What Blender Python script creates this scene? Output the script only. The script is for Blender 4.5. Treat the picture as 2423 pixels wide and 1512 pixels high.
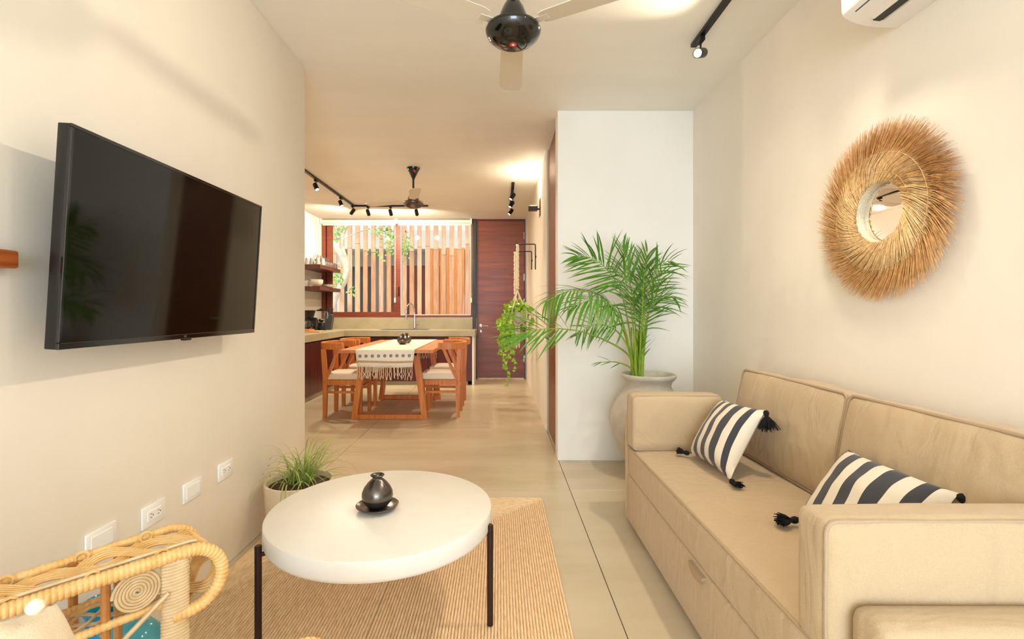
import bpy, bmesh, math, random
from mathutils import Vector, Matrix, Euler
for _o in list(bpy.data.objects): bpy.data.objects.remove(_o)
S = bpy.context.scene
C = S.collection
R = math.radians
# ------------------------------------------------------------------ camera
H, F, VX, VY = 1.157, 1145.0, 1183.0, 735.0        # eye height, focal length and vanishing point in pixels of 2423 x 1512
cd = bpy.data.cameras.new('camera'); cam = bpy.data.objects.new('camera', cd); C.objects.link(cam)
cam.location = (0, 0, H); cam.rotation_euler = (R(90), 0, 0)
cd.sensor_width = 36; cd.lens = F/2423*36
cd.shift_x = (1211.5-VX)/2423; cd.shift_y = -(756-VY)/2423
cd.clip_start = .05; cd.clip_end = 200
S.camera = cam
def P(x, y, Y):                                     # point at depth Y that the photograph shows at (x, y)
    return Vector(((x-VX)*Y/F, Y, H-(y-VY)*Y/F))
# ------------------------------------------------------------------ world, sun, lights, exposure
S.view_settings.view_transform = 'Standard'; S.view_settings.look = 'None'
S.view_settings.exposure = 0.10; S.view_settings.gamma = 1; S.view_settings.use_curve_mapping = False
S.cycles.use_denoising = True
S.cycles.max_bounces = 10; S.cycles.diffuse_bounces = 6; S.cycles.glossy_bounces = 4; S.cycles.transmission_bounces = 8
S.cycles.transparent_max_bounces = 12
S.cycles.sample_clamp_indirect = 6.0; S.cycles.caustics_reflective = False; S.cycles.caustics_refractive = False
w = bpy.data.worlds.new('world'); S.world = w; w.use_nodes = True
bg = w.node_tree.nodes['Background']; bg.inputs[0].default_value = (.86, .93, 1, 1); bg.inputs[1].default_value = 1.7
def light(name, kind, loc, energy, color, size=.1, aim=None, parent=None, **k):
    d = bpy.data.lights.new(name, kind); o = bpy.data.objects.new(name, d); C.objects.link(o)
    o.location = loc; d.energy = energy; d.color = color
    if kind == 'AREA': d.shape = 'RECTANGLE'; d.size, d.size_y = size
    elif kind == 'SUN': d.angle = size
    else: d.shadow_soft_size = size
    if aim is not None: o.rotation_euler = (Vector(aim)-Vector(loc)).to_track_quat('-Z', 'Y').to_euler()
    for a, b in k.items(): setattr(d, a, b)
    return o
WARM = (1, .84, .62)
light('sun', 'SUN', (0, 5, 9), 3.2, (1, .93, .82), R(1), aim=(1.0, 7.2, 4))
# daylight through the wide glazed patio opening behind the camera
light('patio_daylight', 'AREA', (.12, -4.5, 1.38), 262, (.69, .84, 1), (2.5, 2.4), aim=(.12, 5, 1.36))
# ------------------------------------------------------------------ materials
def lin(c):
    return tuple((v/255/12.92 if v/255 <= .04045 else ((v/255+.055)/1.055)**2.4) for v in c)
MATS = {}
def mat(name, rgb, rough=.6, metal=0.0, var=0.0, vscale=3.0, stretch=(1, 1, 1), bump=0.0, bscale=60.0, bstretch=(1, 1, 1), rgb2=None,
        trans=0.0, emit=0.0, spec=.5, coat=0.0, sheen=0.0, ior=1.45, detail=5, alpha=1.0, sub=0.0):
    m = bpy.data.materials.new(name); m.use_nodes = True
    nt = m.node_tree; n = nt.nodes; L = nt.links; b = n['Principled BSDF']
    col = lin(rgb); b.inputs['Base Color'].default_value = (*col, 1); b.inputs['Roughness'].default_value = rough
    b.inputs['Metallic'].default_value = metal; b.inputs['IOR'].default_value = ior
    b.inputs['Specular IOR Level'].default_value = spec; b.inputs['Coat Weight'].default_value = coat; b.inputs['Coat Roughness'].default_value = .1
    b.inputs['Sheen Weight'].default_value = sheen; b.inputs['Transmission Weight'].default_value = trans
    if emit: b.inputs['Emission Color'].default_value = (*col, 1); b.inputs['Emission Strength'].default_value = emit
    tc = n.new('ShaderNodeTexCoord')
    if var or rgb2:
        c2 = lin(rgb2) if rgb2 else tuple(max(0, v*(1-var)) for v in col); c1 = col if rgb2 else tuple(min(1, v*(1+var*.6)) for v in col)
        mp = n.new('ShaderNodeMapping'); mp.inputs['Scale'].default_value = stretch; L.new(tc.outputs['Object'], mp.inputs[0])
        no = n.new('ShaderNodeTexNoise'); no.inputs['Scale'].default_value = vscale; no.inputs['Detail'].default_value = detail; no.inputs['Roughness'].default_value = .6
        L.new(mp.outputs[0], no.inputs['Vector'])
        rp = n.new('ShaderNodeValToRGB'); rp.color_ramp.elements[0].position = .3; rp.color_ramp.elements[1].position = .7
        rp.color_ramp.elements[0].color = (*c2, 1); rp.color_ramp.elements[1].color = (*c1, 1)
        L.new(no.outputs['Fac'], rp.inputs[0]); L.new(rp.outputs[0], b.inputs['Base Color'])
    if bump:
        mp2 = n.new('ShaderNodeMapping'); mp2.inputs['Scale'].default_value = bstretch; L.new(tc.outputs['Object'], mp2.inputs[0])
        nb = n.new('ShaderNodeTexNoise'); nb.inputs['Scale'].default_value = bscale; nb.inputs['Detail'].default_value = 3
        L.new(mp2.outputs[0], nb.inputs['Vector'])
        bp = n.new('ShaderNodeBump'); bp.inputs['Strength'].default_value = bump; bp.inputs['Distance'].default_value = .01
        L.new(nb.outputs['Fac'], bp.inputs['Height']); L.new(bp.outputs[0], b.inputs['Normal'])
    MATS[name] = m
    return m
def wood(name, a, b2, rough=.45, axis=0, scale=5.0, coat=.0):
    st = [9, 9, 9]; st[axis] = .7
    return mat(name, a, rough, rgb2=b2, vscale=scale, stretch=st, bump=.08, bscale=scale*6, bstretch=st, coat=coat, detail=8)
plaster = mat('cream_plaster', (238, 231, 220), .75, var=.045, vscale=1.6, stretch=(1, 1, .6), bump=.05, bscale=7)
plaster_daylit = mat('daylit_cream_plaster', (243, 237, 227), .75, var=.04, vscale=1.6, stretch=(1, 1, .6), bump=.05, bscale=7)  # cream plaster lightened for the left wall, daylight painted into its colour
plaster_w = mat('pale_plaster', (238, 234, 224), .7, var=.035, vscale=1.5, stretch=(1, 1, .5), bump=.05, bscale=7)
plaster_k = mat('kitchen_plaster', (238, 234, 226), .7, var=.03, vscale=1.5, bump=.05, bscale=7)
ceil_m = mat('ceiling_plaster', (240, 236, 228), .55, var=.05, vscale=1.2, stretch=(.35, 1.4, 1), bump=.12, bscale=5, bstretch=(.4, 1.5, 1))
floor_m = mat('polished_cement', (206, 193, 168), .26, rgb2=(188, 171, 140), vscale=1.7, stretch=(.5, 1.5, 1), bump=.03, bscale=9, detail=9)
joint_m = mat('floor_joint', (96, 88, 74), .8)
concrete = mat('worktop_concrete', (168, 157, 128), .45, var=.14, vscale=3.5, bump=.06, bscale=25)
table_conc = mat('pale_concrete', (226, 221, 212), .42, var=.05, vscale=4, bump=.04, bscale=30)
cabinet_w = wood('dark_red_wood', (98, 42, 34), (62, 25, 22), .35, 2, 3)
door_w = wood('door_veneer', (136, 70, 38), (96, 46, 25), .35, 0, 2.2)
frame_w = wood('window_wood', (132, 66, 44), (104, 46, 32), .4, 0, 4)
chair_w = wood('orange_hardwood', (222, 140, 70), (186, 102, 44), .35, 2, 4, .2)
top_w = wood('table_hardwood', (214, 146, 88), (184, 108, 58), .38, 1, 4, .15)
black_gloss = mat('black_gloss', (14, 13, 12), .08, coat=.5)
black_metal = mat('black_metal', (26, 24, 23), .4, metal=.3)
brown_metal = mat('brown_steel', (58, 40, 34), .4, metal=.6, var=.1, vscale=30)
black_plastic = mat('black_plastic', (13, 13, 13), .3)
white_plastic = mat('white_plastic', (240, 240, 238), .35)
grey_plastic = mat('grey_plastic', (70, 70, 72), .4)
steel = mat('brushed_steel', (190, 190, 188), .25, metal=1.0)
chrome = mat('chrome', (220, 220, 222), .08, metal=1.0)
glass = mat('clear_glass', (248, 250, 250), .02, trans=1.0)
ceramic = mat('white_ceramic', (238, 236, 230), .2)
sofa_m = mat('sofa_linen', (188, 164, 130), .9, var=.06, vscale=220, bump=.25, bscale=420, sheen=.2)
def soft_folds(m, scale, strength):
    nt = m.node_tree; n = nt.nodes; L = nt.links; b = n['Principled BSDF']; first = b.inputs['Normal'].links[0].from_socket
    tc = n.new('ShaderNodeTexCoord'); mp = n.new('ShaderNodeMapping'); mp.inputs['Scale'].default_value = (1, 1.8, .8); L.new(tc.outputs['Object'], mp.inputs[0])
    no = n.new('ShaderNodeTexNoise'); no.inputs['Scale'].default_value = scale; no.inputs['Detail'].default_value = 2; no.inputs['Distortion'].default_value = 1.2; L.new(mp.outputs[0], no.inputs['Vector'])
    bp = n.new('ShaderNodeBump'); bp.inputs['Strength'].default_value = strength; bp.inputs['Distance'].default_value = .05; L.new(no.outputs['Fac'], bp.inputs['Height']); L.new(first, bp.inputs['Normal']); L.new(bp.outputs[0], b.inputs['Normal'])
soft_folds(sofa_m, 6, .28)
welt_m = mat('sofa_welt', (172, 150, 122), .9, bump=.2, bscale=400)
cream_cloth = mat('cream_cloth', (238, 224, 200), .9, bump=.2, bscale=250, sheen=.2)
tassel_m = mat('black_yarn', (18, 18, 19), .95, bump=.5, bscale=150)
clay = mat('burnished_black_clay', (104, 96, 90), .24, metal=.85, var=.25, vscale=14)
stone_pot = mat('grey_cast_stone', (190, 184, 170), .75, var=.14, vscale=14, bump=.25, bscale=60)
sand_pot = mat('sandy_pot', (226, 206, 176), .7, var=.1, vscale=9, stretch=(3, 3, .5), bump=.1, bscale=40)
soil_m = mat('potting_soil', (86, 62, 42), .95, var=.4, vscale=60, bump=.8, bscale=80)
palm_leaf = mat('palm_leaf', (100, 150, 46), .42, rgb2=(54, 104, 28), vscale=9)
palm_stem = mat('palm_stem', (150, 170, 48), .45, rgb2=(104, 140, 40), vscale=12)
pothos = mat('pothos_leaf', (176, 206, 60), .42, rgb2=(110, 164, 38), vscale=12)
grass_m = mat('grass_leaf', (182, 192, 104), .5, rgb2=(128, 152, 66), vscale=14)
tree_leaf = mat('tree_leaf', (150, 190, 96), .5, rgb2=(96, 146, 58), vscale=6)
rope_m = mat('cotton_rope', (236, 222, 192), .9, bump=.6, bscale=160)
rattan = mat('rattan_wrap', (232, 200, 140), .32, rgb2=(214, 166, 96), vscale=26, bump=.06, bscale=140)
rattan_d = mat('dark_rattan', (196, 138, 74), .4, rgb2=(150, 92, 44), vscale=20)
rattan_p = mat('pale_rattan', (220, 198, 160), .4, rgb2=(196, 170, 128), vscale=24)
blue_glass = mat('blue_glass', (24, 160, 206), .05, trans=.4, ior=1.45)
teal_glass = mat('teal_glass', (84, 178, 194), .08, trans=.4, ior=1.45)
bark = mat('pale_bark', (226, 216, 200), .8, rgb2=(188, 178, 160), vscale=9, bump=.3, bscale=30)
slat_w = [wood('weathered_slat_%d' % i, a, b, .7, 2, 3.5) for i, (a, b) in enumerate([((232, 184, 148), (200, 146, 112)), ((222, 170, 130), (170, 116, 86)), ((226, 188, 158), (184, 132, 104))])]
slat_or = wood('orange_slat', (232, 160, 96), (206, 128, 70), .6, 2, 3)
out_conc = mat('outdoor_concrete', (206, 204, 198), .8, var=.08, vscale=3)
red_panel = wood('red_wood_panel', (108, 54, 42), (80, 36, 30), .5, 2, 3)
dark_pane = mat('dark_glass', (52, 60, 64), .1)
ac_m = mat('ac_white', (236, 232, 228), .35)
fibre_a = mat('straw_pale', (242, 214, 164), .7, rgb2=(202, 158, 98), vscale=70)
fibre_b = mat('straw_tan', (226, 182, 120), .75, rgb2=(178, 126, 72), vscale=60)
mirror_m = mat('mirror_silver', (250, 250, 250), .01, metal=1.0)
blade_m = mat('pale_fan_blade', (226, 216, 200), .5)
red_m = mat('red_emblem', (206, 54, 60), .4)
bulb_m = mat('lit_bulb', (255, 232, 190), .3, emit=22)
screen_m = mat('screen_glass', (15, 11, 6), .05, spec=.45)
cut_board = wood('cutting_board_wood', (224, 172, 120), (196, 136, 86), .5, 0, 5)
blind_m = mat('blind_fabric', (232, 224, 208), .7)
dark_post = mat('dark_grey_paint', (58, 62, 62), .5)
flower_m = mat('black_print', (52, 50, 52), .9)
def thin_glass():
    m = bpy.data.materials.new('window_glass'); m.use_nodes = True; nt = m.node_tree; n = nt.nodes; L = nt.links; n.remove(n['Principled BSDF'])
    t = n.new('ShaderNodeBsdfTransparent'); t.inputs[0].default_value = (.95, .97, .96, 1); g = n.new('ShaderNodeBsdfGlossy'); g.inputs['Roughness'].default_value = .01
    f = n.new('ShaderNodeFresnel'); f.inputs[0].default_value = 1.25; mx = n.new('ShaderNodeMixShader'); L.new(f.outputs[0], mx.inputs[0]); L.new(t.outputs[0], mx.inputs[1]); L.new(g.outputs[0], mx.inputs[2])
    L.new(mx.outputs[0], n['Material Output'].inputs[0]); return m
window_glass = thin_glass()
def stripe_material():
    m = bpy.data.materials.new('striped_cotton'); m.use_nodes = True; nt = m.node_tree; n = nt.nodes; L = nt.links; b = n['Principled BSDF']
    b.inputs['Roughness'].default_value = .9; b.inputs['Sheen Weight'].default_value = .2
    uv = n.new('ShaderNodeUVMap'); sp = n.new('ShaderNodeSeparateXYZ'); L.new(uv.outputs[0], sp.inputs[0])
    rp = n.new('ShaderNodeValToRGB'); cr = rp.color_ramp; cr.interpolation = 'CONSTANT'
    W, D = (*lin((240, 228, 208)), 1), (*lin((58, 58, 66)), 1)
    seq = [(0, D), (.07, W), (.17, D), (.28, W), (.38, D), (.49, W), (.60, D), (.73, W), (.84, D), (.93, W)]
    cr.elements[0].position = 0; cr.elements[0].color = D; cr.elements[1].position = .07; cr.elements[1].color = W
    for p, c in seq[2:]: e = cr.elements.new(p); e.color = c
    L.new(sp.outputs[0], rp.inputs[0])
    no = n.new('ShaderNodeTexNoise'); no.inputs['Scale'].default_value = 500; mx = n.new('ShaderNodeMix'); mx.data_type = 'RGBA'; mx.blend_type = 'MULTIPLY'
    mx.inputs[0].default_value = .35; L.new(rp.outputs[0], mx.inputs[6]); L.new(no.outputs['Fac'], mx.inputs[7])
    mx2 = n.new('ShaderNodeMix'); mx2.data_type = 'RGBA'; mx2.inputs[0].default_value = .0; L.new(mx.outputs[2], mx2.inputs[6]); L.new(mx2.outputs[2], b.inputs['Base Color'])
    bp = n.new('ShaderNodeBump'); bp.inputs['Strength'].default_value = .15; L.new(no.outputs['Fac'], bp.inputs['Height']); L.new(bp.outputs[0], b.inputs['Normal'])
    return m
stripes = stripe_material()
def rug_material():
    m = bpy.data.materials.new('braided_jute'); m.use_nodes = True; nt = m.node_tree; n = nt.nodes; L = nt.links; b = n['Principled BSDF']
    b.inputs['Roughness'].default_value = .9
    uv = n.new('ShaderNodeUVMap')
    mp = n.new('ShaderNodeMapping'); mp.inputs['Scale'].default_value = (26, 1.7, 1); L.new(uv.outputs[0], mp.inputs[0])
    no = n.new('ShaderNodeTexNoise'); no.inputs['Scale'].default_value = 1; no.inputs['Detail'].default_value = 6; L.new(mp.outputs[0], no.inputs['Vector'])
    rp = n.new('ShaderNodeValToRGB'); e = rp.color_ramp.elements
    e[0].position = .3; e[0].color = (*lin((220, 184, 138)), 1); e[1].position = .52; e[1].color = (*lin((236, 208, 168)), 1)
    x = e.new(.72); x.color = (*lin((242, 220, 188)), 1)
    L.new(no.outputs['Fac'], rp.inputs[0]); L.new(rp.outputs[0], b.inputs['Base Color'])
    mp2 = n.new('ShaderNodeMapping'); mp2.inputs['Scale'].default_value = (90, 2, 1); L.new(uv.outputs[0], mp2.inputs[0])
    nb = n.new('ShaderNodeTexNoise'); nb.inputs['Scale'].default_value = 1; nb.inputs['Detail'].default_value = 2; L.new(mp2.outputs[0], nb.inputs['Vector'])
    bp = n.new('ShaderNodeBump'); bp.inputs['Strength'].default_value = .7; bp.inputs['Distance'].default_value = .004; L.new(nb.outputs['Fac'], bp.inputs['Height']); L.new(bp.outputs[0], b.inputs['Normal'])
    return m
jute = rug_material()
def runner_material():
    m = bpy.data.materials.new('woven_runner'); m.use_nodes = True; nt = m.node_tree; n = nt.nodes; L = nt.links; b = n['Principled BSDF']
    b.inputs['Roughness'].default_value = .95
    uv = n.new('ShaderNodeUVMap'); sp = n.new('ShaderNodeSeparateXYZ'); L.new(uv.outputs[0], sp.inputs[0])
    # woven rows across the cloth, broken into dashes by noise
    ml = n.new('ShaderNodeMath'); ml.operation = 'MULTIPLY'; ml.inputs[1].default_value = 12.0; L.new(sp.outputs[1], ml.inputs[0])
    fr = n.new('ShaderNodeMath'); fr.operation = 'FRACT'; L.new(ml.outputs[0], fr.inputs[0])
    lt = n.new('ShaderNodeMath'); lt.operation = 'LESS_THAN'; lt.inputs[1].default_value = .26; L.new(fr.outputs[0], lt.inputs[0])
    mp = n.new('ShaderNodeMapping'); mp.inputs['Scale'].default_value = (34, 40, 1); L.new(uv.outputs[0], mp.inputs[0])
    no = n.new('ShaderNodeTexNoise'); no.inputs['Scale'].default_value = 1; L.new(mp.outputs[0], no.inputs['Vector'])
    gt = n.new('ShaderNodeMath'); gt.operation = 'GREATER_THAN'; gt.inputs[1].default_value = .47; L.new(no.outputs['Fac'], gt.inputs[0])
    an = n.new('ShaderNodeMath'); an.operation = 'MULTIPLY'; L.new(lt.outputs[0], an.inputs[0]); L.new(gt.outputs[0], an.inputs[1])
    mx = n.new('ShaderNodeMix'); mx.data_type = 'RGBA'; mx.inputs[6].default_value = (*lin((244, 234, 214)), 1); mx.inputs[7].default_value = (*lin((150, 118, 84)), 1)
    L.new(an.outputs[0], mx.inputs[0]); L.new(mx.outputs[2], b.inputs['Base Color'])
    bp = n.new('ShaderNodeBump'); bp.inputs['Strength'].default_value = .4; bp.inputs['Distance'].default_value = .004; L.new(no.outputs['Fac'], bp.inputs['Height']); L.new(bp.outputs[0], b.inputs['Normal'])
    return m
runner_m = runner_material()
# ------------------------------------------------------------------ helpers
WM = {}
def thing(name, label=None, cat=None, loc=(0, 0, 0), rotz=0, group=None, kind=None):
    o = bpy.data.objects.new(name, None); C.objects.link(o); o.empty_display_size = .1
    o.location = loc; o.rotation_euler = (0, 0, rotz)
    WM[o.name] = Matrix.Translation(loc) @ Matrix.Rotation(rotz, 4, 'Z')
    return tag(o, label, cat, group, kind)
def tag(o, label=None, cat=None, group=None, kind=None):
    for k, v in (('label', label), ('category', cat), ('group', group), ('kind', kind)):
        if v: o[k] = v
    return o
def obj(name, bm, m, parent=None, world=True, smooth=35, label=None, kind=None, loc=None, nrm=True):
    """link a bmesh as ONE object; with a parent, vertices given in world space are moved into the parent's space"""
    if parent is not None and world: bm.transform(WM[parent.name].inverted())
    if nrm: bmesh.ops.recalc_face_normals(bm, faces=bm.faces)
    me = bpy.data.meshes.new(name); bm.to_mesh(me); bm.free()
    for mm in (m if isinstance(m, (list, tuple)) else [m]): me.materials.append(mm)
    if smooth:
        me.polygons.foreach_set('use_smooth', [True]*len(me.polygons))
        me.set_sharp_from_angle(angle=R(smooth))
    o = bpy.data.objects.new(name, me); C.objects.link(o)
    if parent is not None:
        o.parent = parent; WM[o.name] = WM[parent.name]
    elif loc is not None:
        me.transform(Matrix.Translation(-Vector(loc))); o.location = loc; WM[o.name] = Matrix.Translation(loc)
    else: WM[o.name] = Matrix.Identity(4)
    return tag(o, label, None, None, kind)
def dup_tree(o, parent=None):
    c = o.copy(); C.objects.link(c)
    if parent is not None: c.parent = parent
    WM[c.name] = WM[o.name]
    for ch in list(o.children):
        if ch.type != 'LIGHT': dup_tree(ch, c)
    return c
def place(o, loc, rotz=0):
    o.location = loc; o.rotation_euler = (0, 0, rotz); return o
B = bmesh.new
def box(bm, x0, x1, y0, y1, z0, z1, bev=0, seg=2, M=None):
    g = bmesh.ops.create_cube(bm, size=1, matrix=Matrix.Translation(((x0+x1)/2, (y0+y1)/2, (z0+z1)/2)) @ Matrix.Diagonal((abs(x1-x0), abs(y1-y0), abs(z1-z0), 1)))
    vs = g['verts']
    if bev:
        es = list({e for v in vs for e in v.link_edges})
        r = bmesh.ops.bevel(bm, geom=es, offset=bev, segments=seg, affect='EDGES', profile=.5)
        vs = list({v for f in r['faces'] for v in f.verts} | {v for v in vs if v.is_valid})
    if M is not None: bmesh.ops.transform(bm, matrix=M, verts=vs)
    return vs
def prism(bm, poly, z0, z1, M=None):
    """extrude a polygon in XY from z0 to z1 (M maps the result)"""
    M = M or Matrix.Identity(4)
    a = [bm.verts.new(M @ Vector((x, y, z0))) for x, y in poly]; b = [bm.verts.new(M @ Vector((x, y, z1))) for x, y in poly]
    n = len(poly); bm.faces.new(a[::-1]); bm.faces.new(b)
    for i in range(n): bm.faces.new((a[i], a[(i+1) % n], b[(i+1) % n], b[i]))
def lathe(bm, prof, c=(0, 0, 0), seg=32, M=None, sx=1, sy=1):
    c = Vector(c); rings = []
    for r, z in prof:
        if r < 1e-6: rings.append([bm.verts.new(c+Vector((0, 0, z)))])
        else: rings.append([bm.verts.new(c+Vector((sx*r*math.cos(2*math.pi*i/seg), sy*r*math.sin(2*math.pi*i/seg), z))) for i in range(seg)])
    for a, b in zip(rings, rings[1:]):
        for i in range(seg):
            j = (i+1) % seg
            if len(a) == 1 and len(b) == 1: continue
            if len(a) == 1: bm.faces.new((a[0], b[j], b[i]))
            elif len(b) == 1: bm.faces.new((a[i], a[j], b[0]))
            else: bm.faces.new((a[i], a[j], b[j], b[i]))
    vs = [v for r in rings for v in r]
    if M is not None: bmesh.ops.transform(bm, matrix=M, verts=vs)
    return vs
def frames(pts, closed=False, up=None):
    n = len(pts); T = []
    for i in range(n):
        a = pts[i-1] if (i > 0 or closed) else pts[0]; b = pts[(i+1) % n] if (i < n-1 or closed) else pts[-1]
        t = (b-a); T.append(t.normalized() if t.length > 1e-9 else (T[-1] if T else Vector((0, 0, 1))))
    out = []
    nrm = Vector((0, 0, 1)) if abs(T[0].z) < .9 else Vector((1, 0, 0))
    for t in T:
        if up is not None: s = t.cross(up).normalized(); u = s.cross(t).normalized()
        else:
            nrm = (nrm-t*nrm.dot(t))
            if nrm.length < 1e-6: nrm = t.orthogonal()
            nrm.normalize(); u = nrm; s = t.cross(u)
        out.append((t, s, u))
    return out
def tube(bm, pts, r, seg=8, closed=False, caps=True, up=None, flat=(1, 1)):
    pts = [Vector(p) for p in pts]; fr = frames(pts, closed, up); rings = []
    for i, (p, (t, s, u)) in enumerate(zip(pts, fr)):
        rr = r[i] if isinstance(r, (list, tuple)) else r
        rings.append([bm.verts.new(p+s*(rr*flat[0]*math.cos(2*math.pi*k/seg))+u*(rr*flat[1]*math.sin(2*math.pi*k/seg))) for k in range(seg)])
    n = len(rings)
    for i in range(n if closed else n-1):
        a, b = rings[i], rings[(i+1) % n]
        for k in range(seg): bm.faces.new((a[k], a[(k+1) % seg], b[(k+1) % seg], b[k]))
    if caps and not closed: bm.faces.new(rings[0][::-1]); bm.faces.new(rings[-1])
def sweep(bm, pts, sec, up=Vector((0, 0, 1)), closed=False):
    """sweep a section [(side, up)] along pts"""
    pts = [Vector(p) for p in pts]; fr = frames(pts, closed, up); rings = []
    for p, (t, s, u) in zip(pts, fr): rings.append([bm.verts.new(p+s*a+u*b) for a, b in sec])
    n, m = len(rings), len(sec)
    for i in range(n if closed else n-1):
        a, b = rings[i], rings[(i+1) % n]
        for k in range(m): bm.faces.new((a[k], a[(k+1) % m], b[(k+1) % m], b[k]))
    if not closed: bm.faces.new(rings[0][::-1]); bm.faces.new(rings[-1])
def beam(bm, a, b, w, d, up=Vector((0, 1, 0)), w2=None, d2=None):
    a, b = Vector(a), Vector(b); t = (b-a).normalized(); s = t.cross(up).normalized(); u = s.cross(t)
    w2 = w2 or w; d2 = d2 or d
    va = [bm.verts.new(a+s*x*w/2+u*y*d/2) for x, y in ((-1, -1), (1, -1), (1, 1), (-1, 1))]
    vb = [bm.verts.new(b+s*x*w2/2+u*y*d2/2) for x, y in ((-1, -1), (1, -1), (1, 1), (-1, 1))]
    bm.faces.new(va[::-1]); bm.faces.new(vb)
    for i in range(4): bm.faces.new((va[i], va[(i+1) % 4], vb[(i+1) % 4], vb[i]))
def cat_rom(pts, n=8, closed=False):
    pts = [Vector(p) for p in pts]; out = []; N = len(pts)
    g = (lambda i: pts[i % N]) if closed else (lambda i: pts[max(0, min(N-1, i))])
    for i in range(N if closed else N-1):
        p0, p1, p2, p3 = g(i-1), g(i), g(i+1), g(i+2)
        for k in range(n):
            t = k/n
            out.append(.5*((2*p1)+(-p0+p2)*t+(2*p0-5*p1+4*p2-p3)*t*t+(-p0+3*p1-3*p2+p3)*t**3))
    if not closed: out.append(pts[-1])
    return out
def resample(pts, step):
    pts = [Vector(p) for p in pts]; L = [0]
    for a, b in zip(pts, pts[1:]): L.append(L[-1]+(b-a).length)
    n = max(2, int(L[-1]/step)); out = []; j = 0
    for i in range(n+1):
        d = L[-1]*i/n
        while j < len(L)-2 and L[j+1] < d: j += 1
        out.append(pts[j].lerp(pts[j+1], (d-L[j])/max(1e-9, L[j+1]-L[j])))
    return out
def soft_box(bm, h, c, r=.02, puff=(0, 0, 0), n=8, M=None, wr=0.0, seed=0):
    """a cushion: rounded box of half sizes h, faces swollen by puff, with gentle wrinkles wr"""
    from mathutils import noise
    ax = []
    for a in range(3):
        q = min(r, h[a]*.98); inner = h[a]-q
        ax.append([-h[a], -h[a]+q*.3, -inner] + [-inner+2*inner*(i+1)/(n+1) for i in range(n)] + [inner, h[a]-q*.3, h[a]])
    N = len(ax[0])-1; V = {}
    def vert(i, j, k):
        key = (i, j, k)
        if key in V: return V[key]
        p = Vector((ax[0][i], ax[1][j], ax[2][k])); inn = Vector([max(-(h[a]-min(r, h[a]*.98)), min(h[a]-min(r, h[a]*.98), p[a])) for a in range(3)])
        d = p-inn; q = inn+d.normalized()*r if d.length > 1e-9 else p.copy()
        for a in range(3):
            q[a] = max(-h[a], min(h[a], q[a]))
        o = q.copy()
        for a in range(3):
            if puff[a]:
                b, e = [x for x in range(3) if x != a]
                o[a] += (1 if q[a] > 0 else -1)*(abs(q[a])/h[a])*puff[a]*max(0, 1-(q[b]/h[b])**2)**.7*max(0, 1-(q[e]/h[e])**2)**.7
        if wr:
            nv = noise.noise(Vector((o.x*5+seed, o.y*5, o.z*3)))+.5*noise.noise(Vector((o.x*11, o.y*11+seed, o.z*5)))
            e_ = sorted(abs(q[a])/h[a] for a in range(3))[1]
            o += q.normalized()*nv*wr*(1-e_**4)
        o += Vector(c)
        V[key] = bm.verts.new(M @ o if M is not None else o); return V[key]
    for i in range(N):
        for j in range(N):
            for f in ((lambda a, b: vert(a, b, 0)), (lambda a, b: vert(a, b, N)), (lambda a, b: vert(a, 0, b)), (lambda a, b: vert(a, N, b)), (lambda a, b: vert(0, a, b)), (lambda a, b: vert(N, a, b))):
                bm.faces.new((f(i, j), f(i+1, j), f(i+1, j+1), f(i, j+1)))
def rrect(a, b, r, n=4):
    """outline of a rounded rectangle with half sizes a, b"""
    out = []
    for cx, cy, t0 in ((a-r, b-r, 0), (-a+r, b-r, 90), (-a+r, -b+r, 180), (a-r, -b+r, 270)):
        for i in range(n+1):
            t = R(t0+90*i/n); out.append((cx+r*math.cos(t), cy+r*math.sin(t)))
    return out
def dense(loop, step):
    out = []; n = len(loop)
    for i in range(n):
        a, b = Vector(loop[i]), Vector(loop[(i+1) % n]); k = max(1, int((b-a).length/step))
        out += [a.lerp(b, t/k) for t in range(k)]
    return out
# ================================================================== the setting
CZ = 2.70; XL, XR, YE, YP, YB, XH, XK = -1.24, 1.49, 3.08, 3.732, 8.178, .445, -3.02
Y0 = -4.6
def struct(name, bm, m, **k):
    return obj(name, bm, m, kind='structure', **k)
bm = B(); box(bm, -3.2, 1.65, Y0, 8.40, -.14, -.012); fl = struct('floor', bm, joint_m)
xs = [-3.2, -1.28, .452, 1.65]; ys = [Y0, -2.2, -.45, 1.3, 3.117, 3.885, 5.62, 7.2, 8.40]
for i in range(3):
    for j in range(len(ys)-1):
        bm = B(); box(bm, xs[i]+.0018, xs[i+1]-.0018, ys[j]+.0018, ys[j+1]-.0018, -.03, 0, .0012, 1); obj('slab', bm, floor_m, fl)
bm = B(); box(bm, -3.2, 1.65, Y0, 8.36, CZ, CZ+.16); struct('ceiling', bm, ceil_m)
bm = B(); box(bm, -1.42, XL, Y0, YE, 0, CZ, .006, 2); struct('wall_left', bm, plaster_daylit)
bm = B(); box(bm, -3.2, -1.42, 2.9, YE, 0, CZ); struct('wall_kitchen_near', bm, plaster_k)
bm = B(); box(bm, -3.2, XK, YE, 8.36, 0, CZ); struct('wall_kitchen_left', bm, plaster_k)
bm = B(); box(bm, XR, 1.65, Y0, YP, 0, CZ); struct('wall_right', bm, plaster)
bm = B(); box(bm, XH, 1.65, YP, 3.885, 0, CZ, .004, 2); struct('wall_center', bm, plaster_w)
bm = B(); box(bm, XH, .62, 4.665, YB, 0, CZ); struct('wall_hall', bm, plaster)
bm = B(); box(bm, XK, -.40, YB, 8.36, 0, 1.045); box(bm, .425, .62, YB, 8.36, 0, CZ); struct('wall_back', bm, plaster_k)
bm = B(); box(bm, -.462, -.398, 8.13, 8.30, .0, CZ, .003); struct('trim_1', bm, dark_post)
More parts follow.
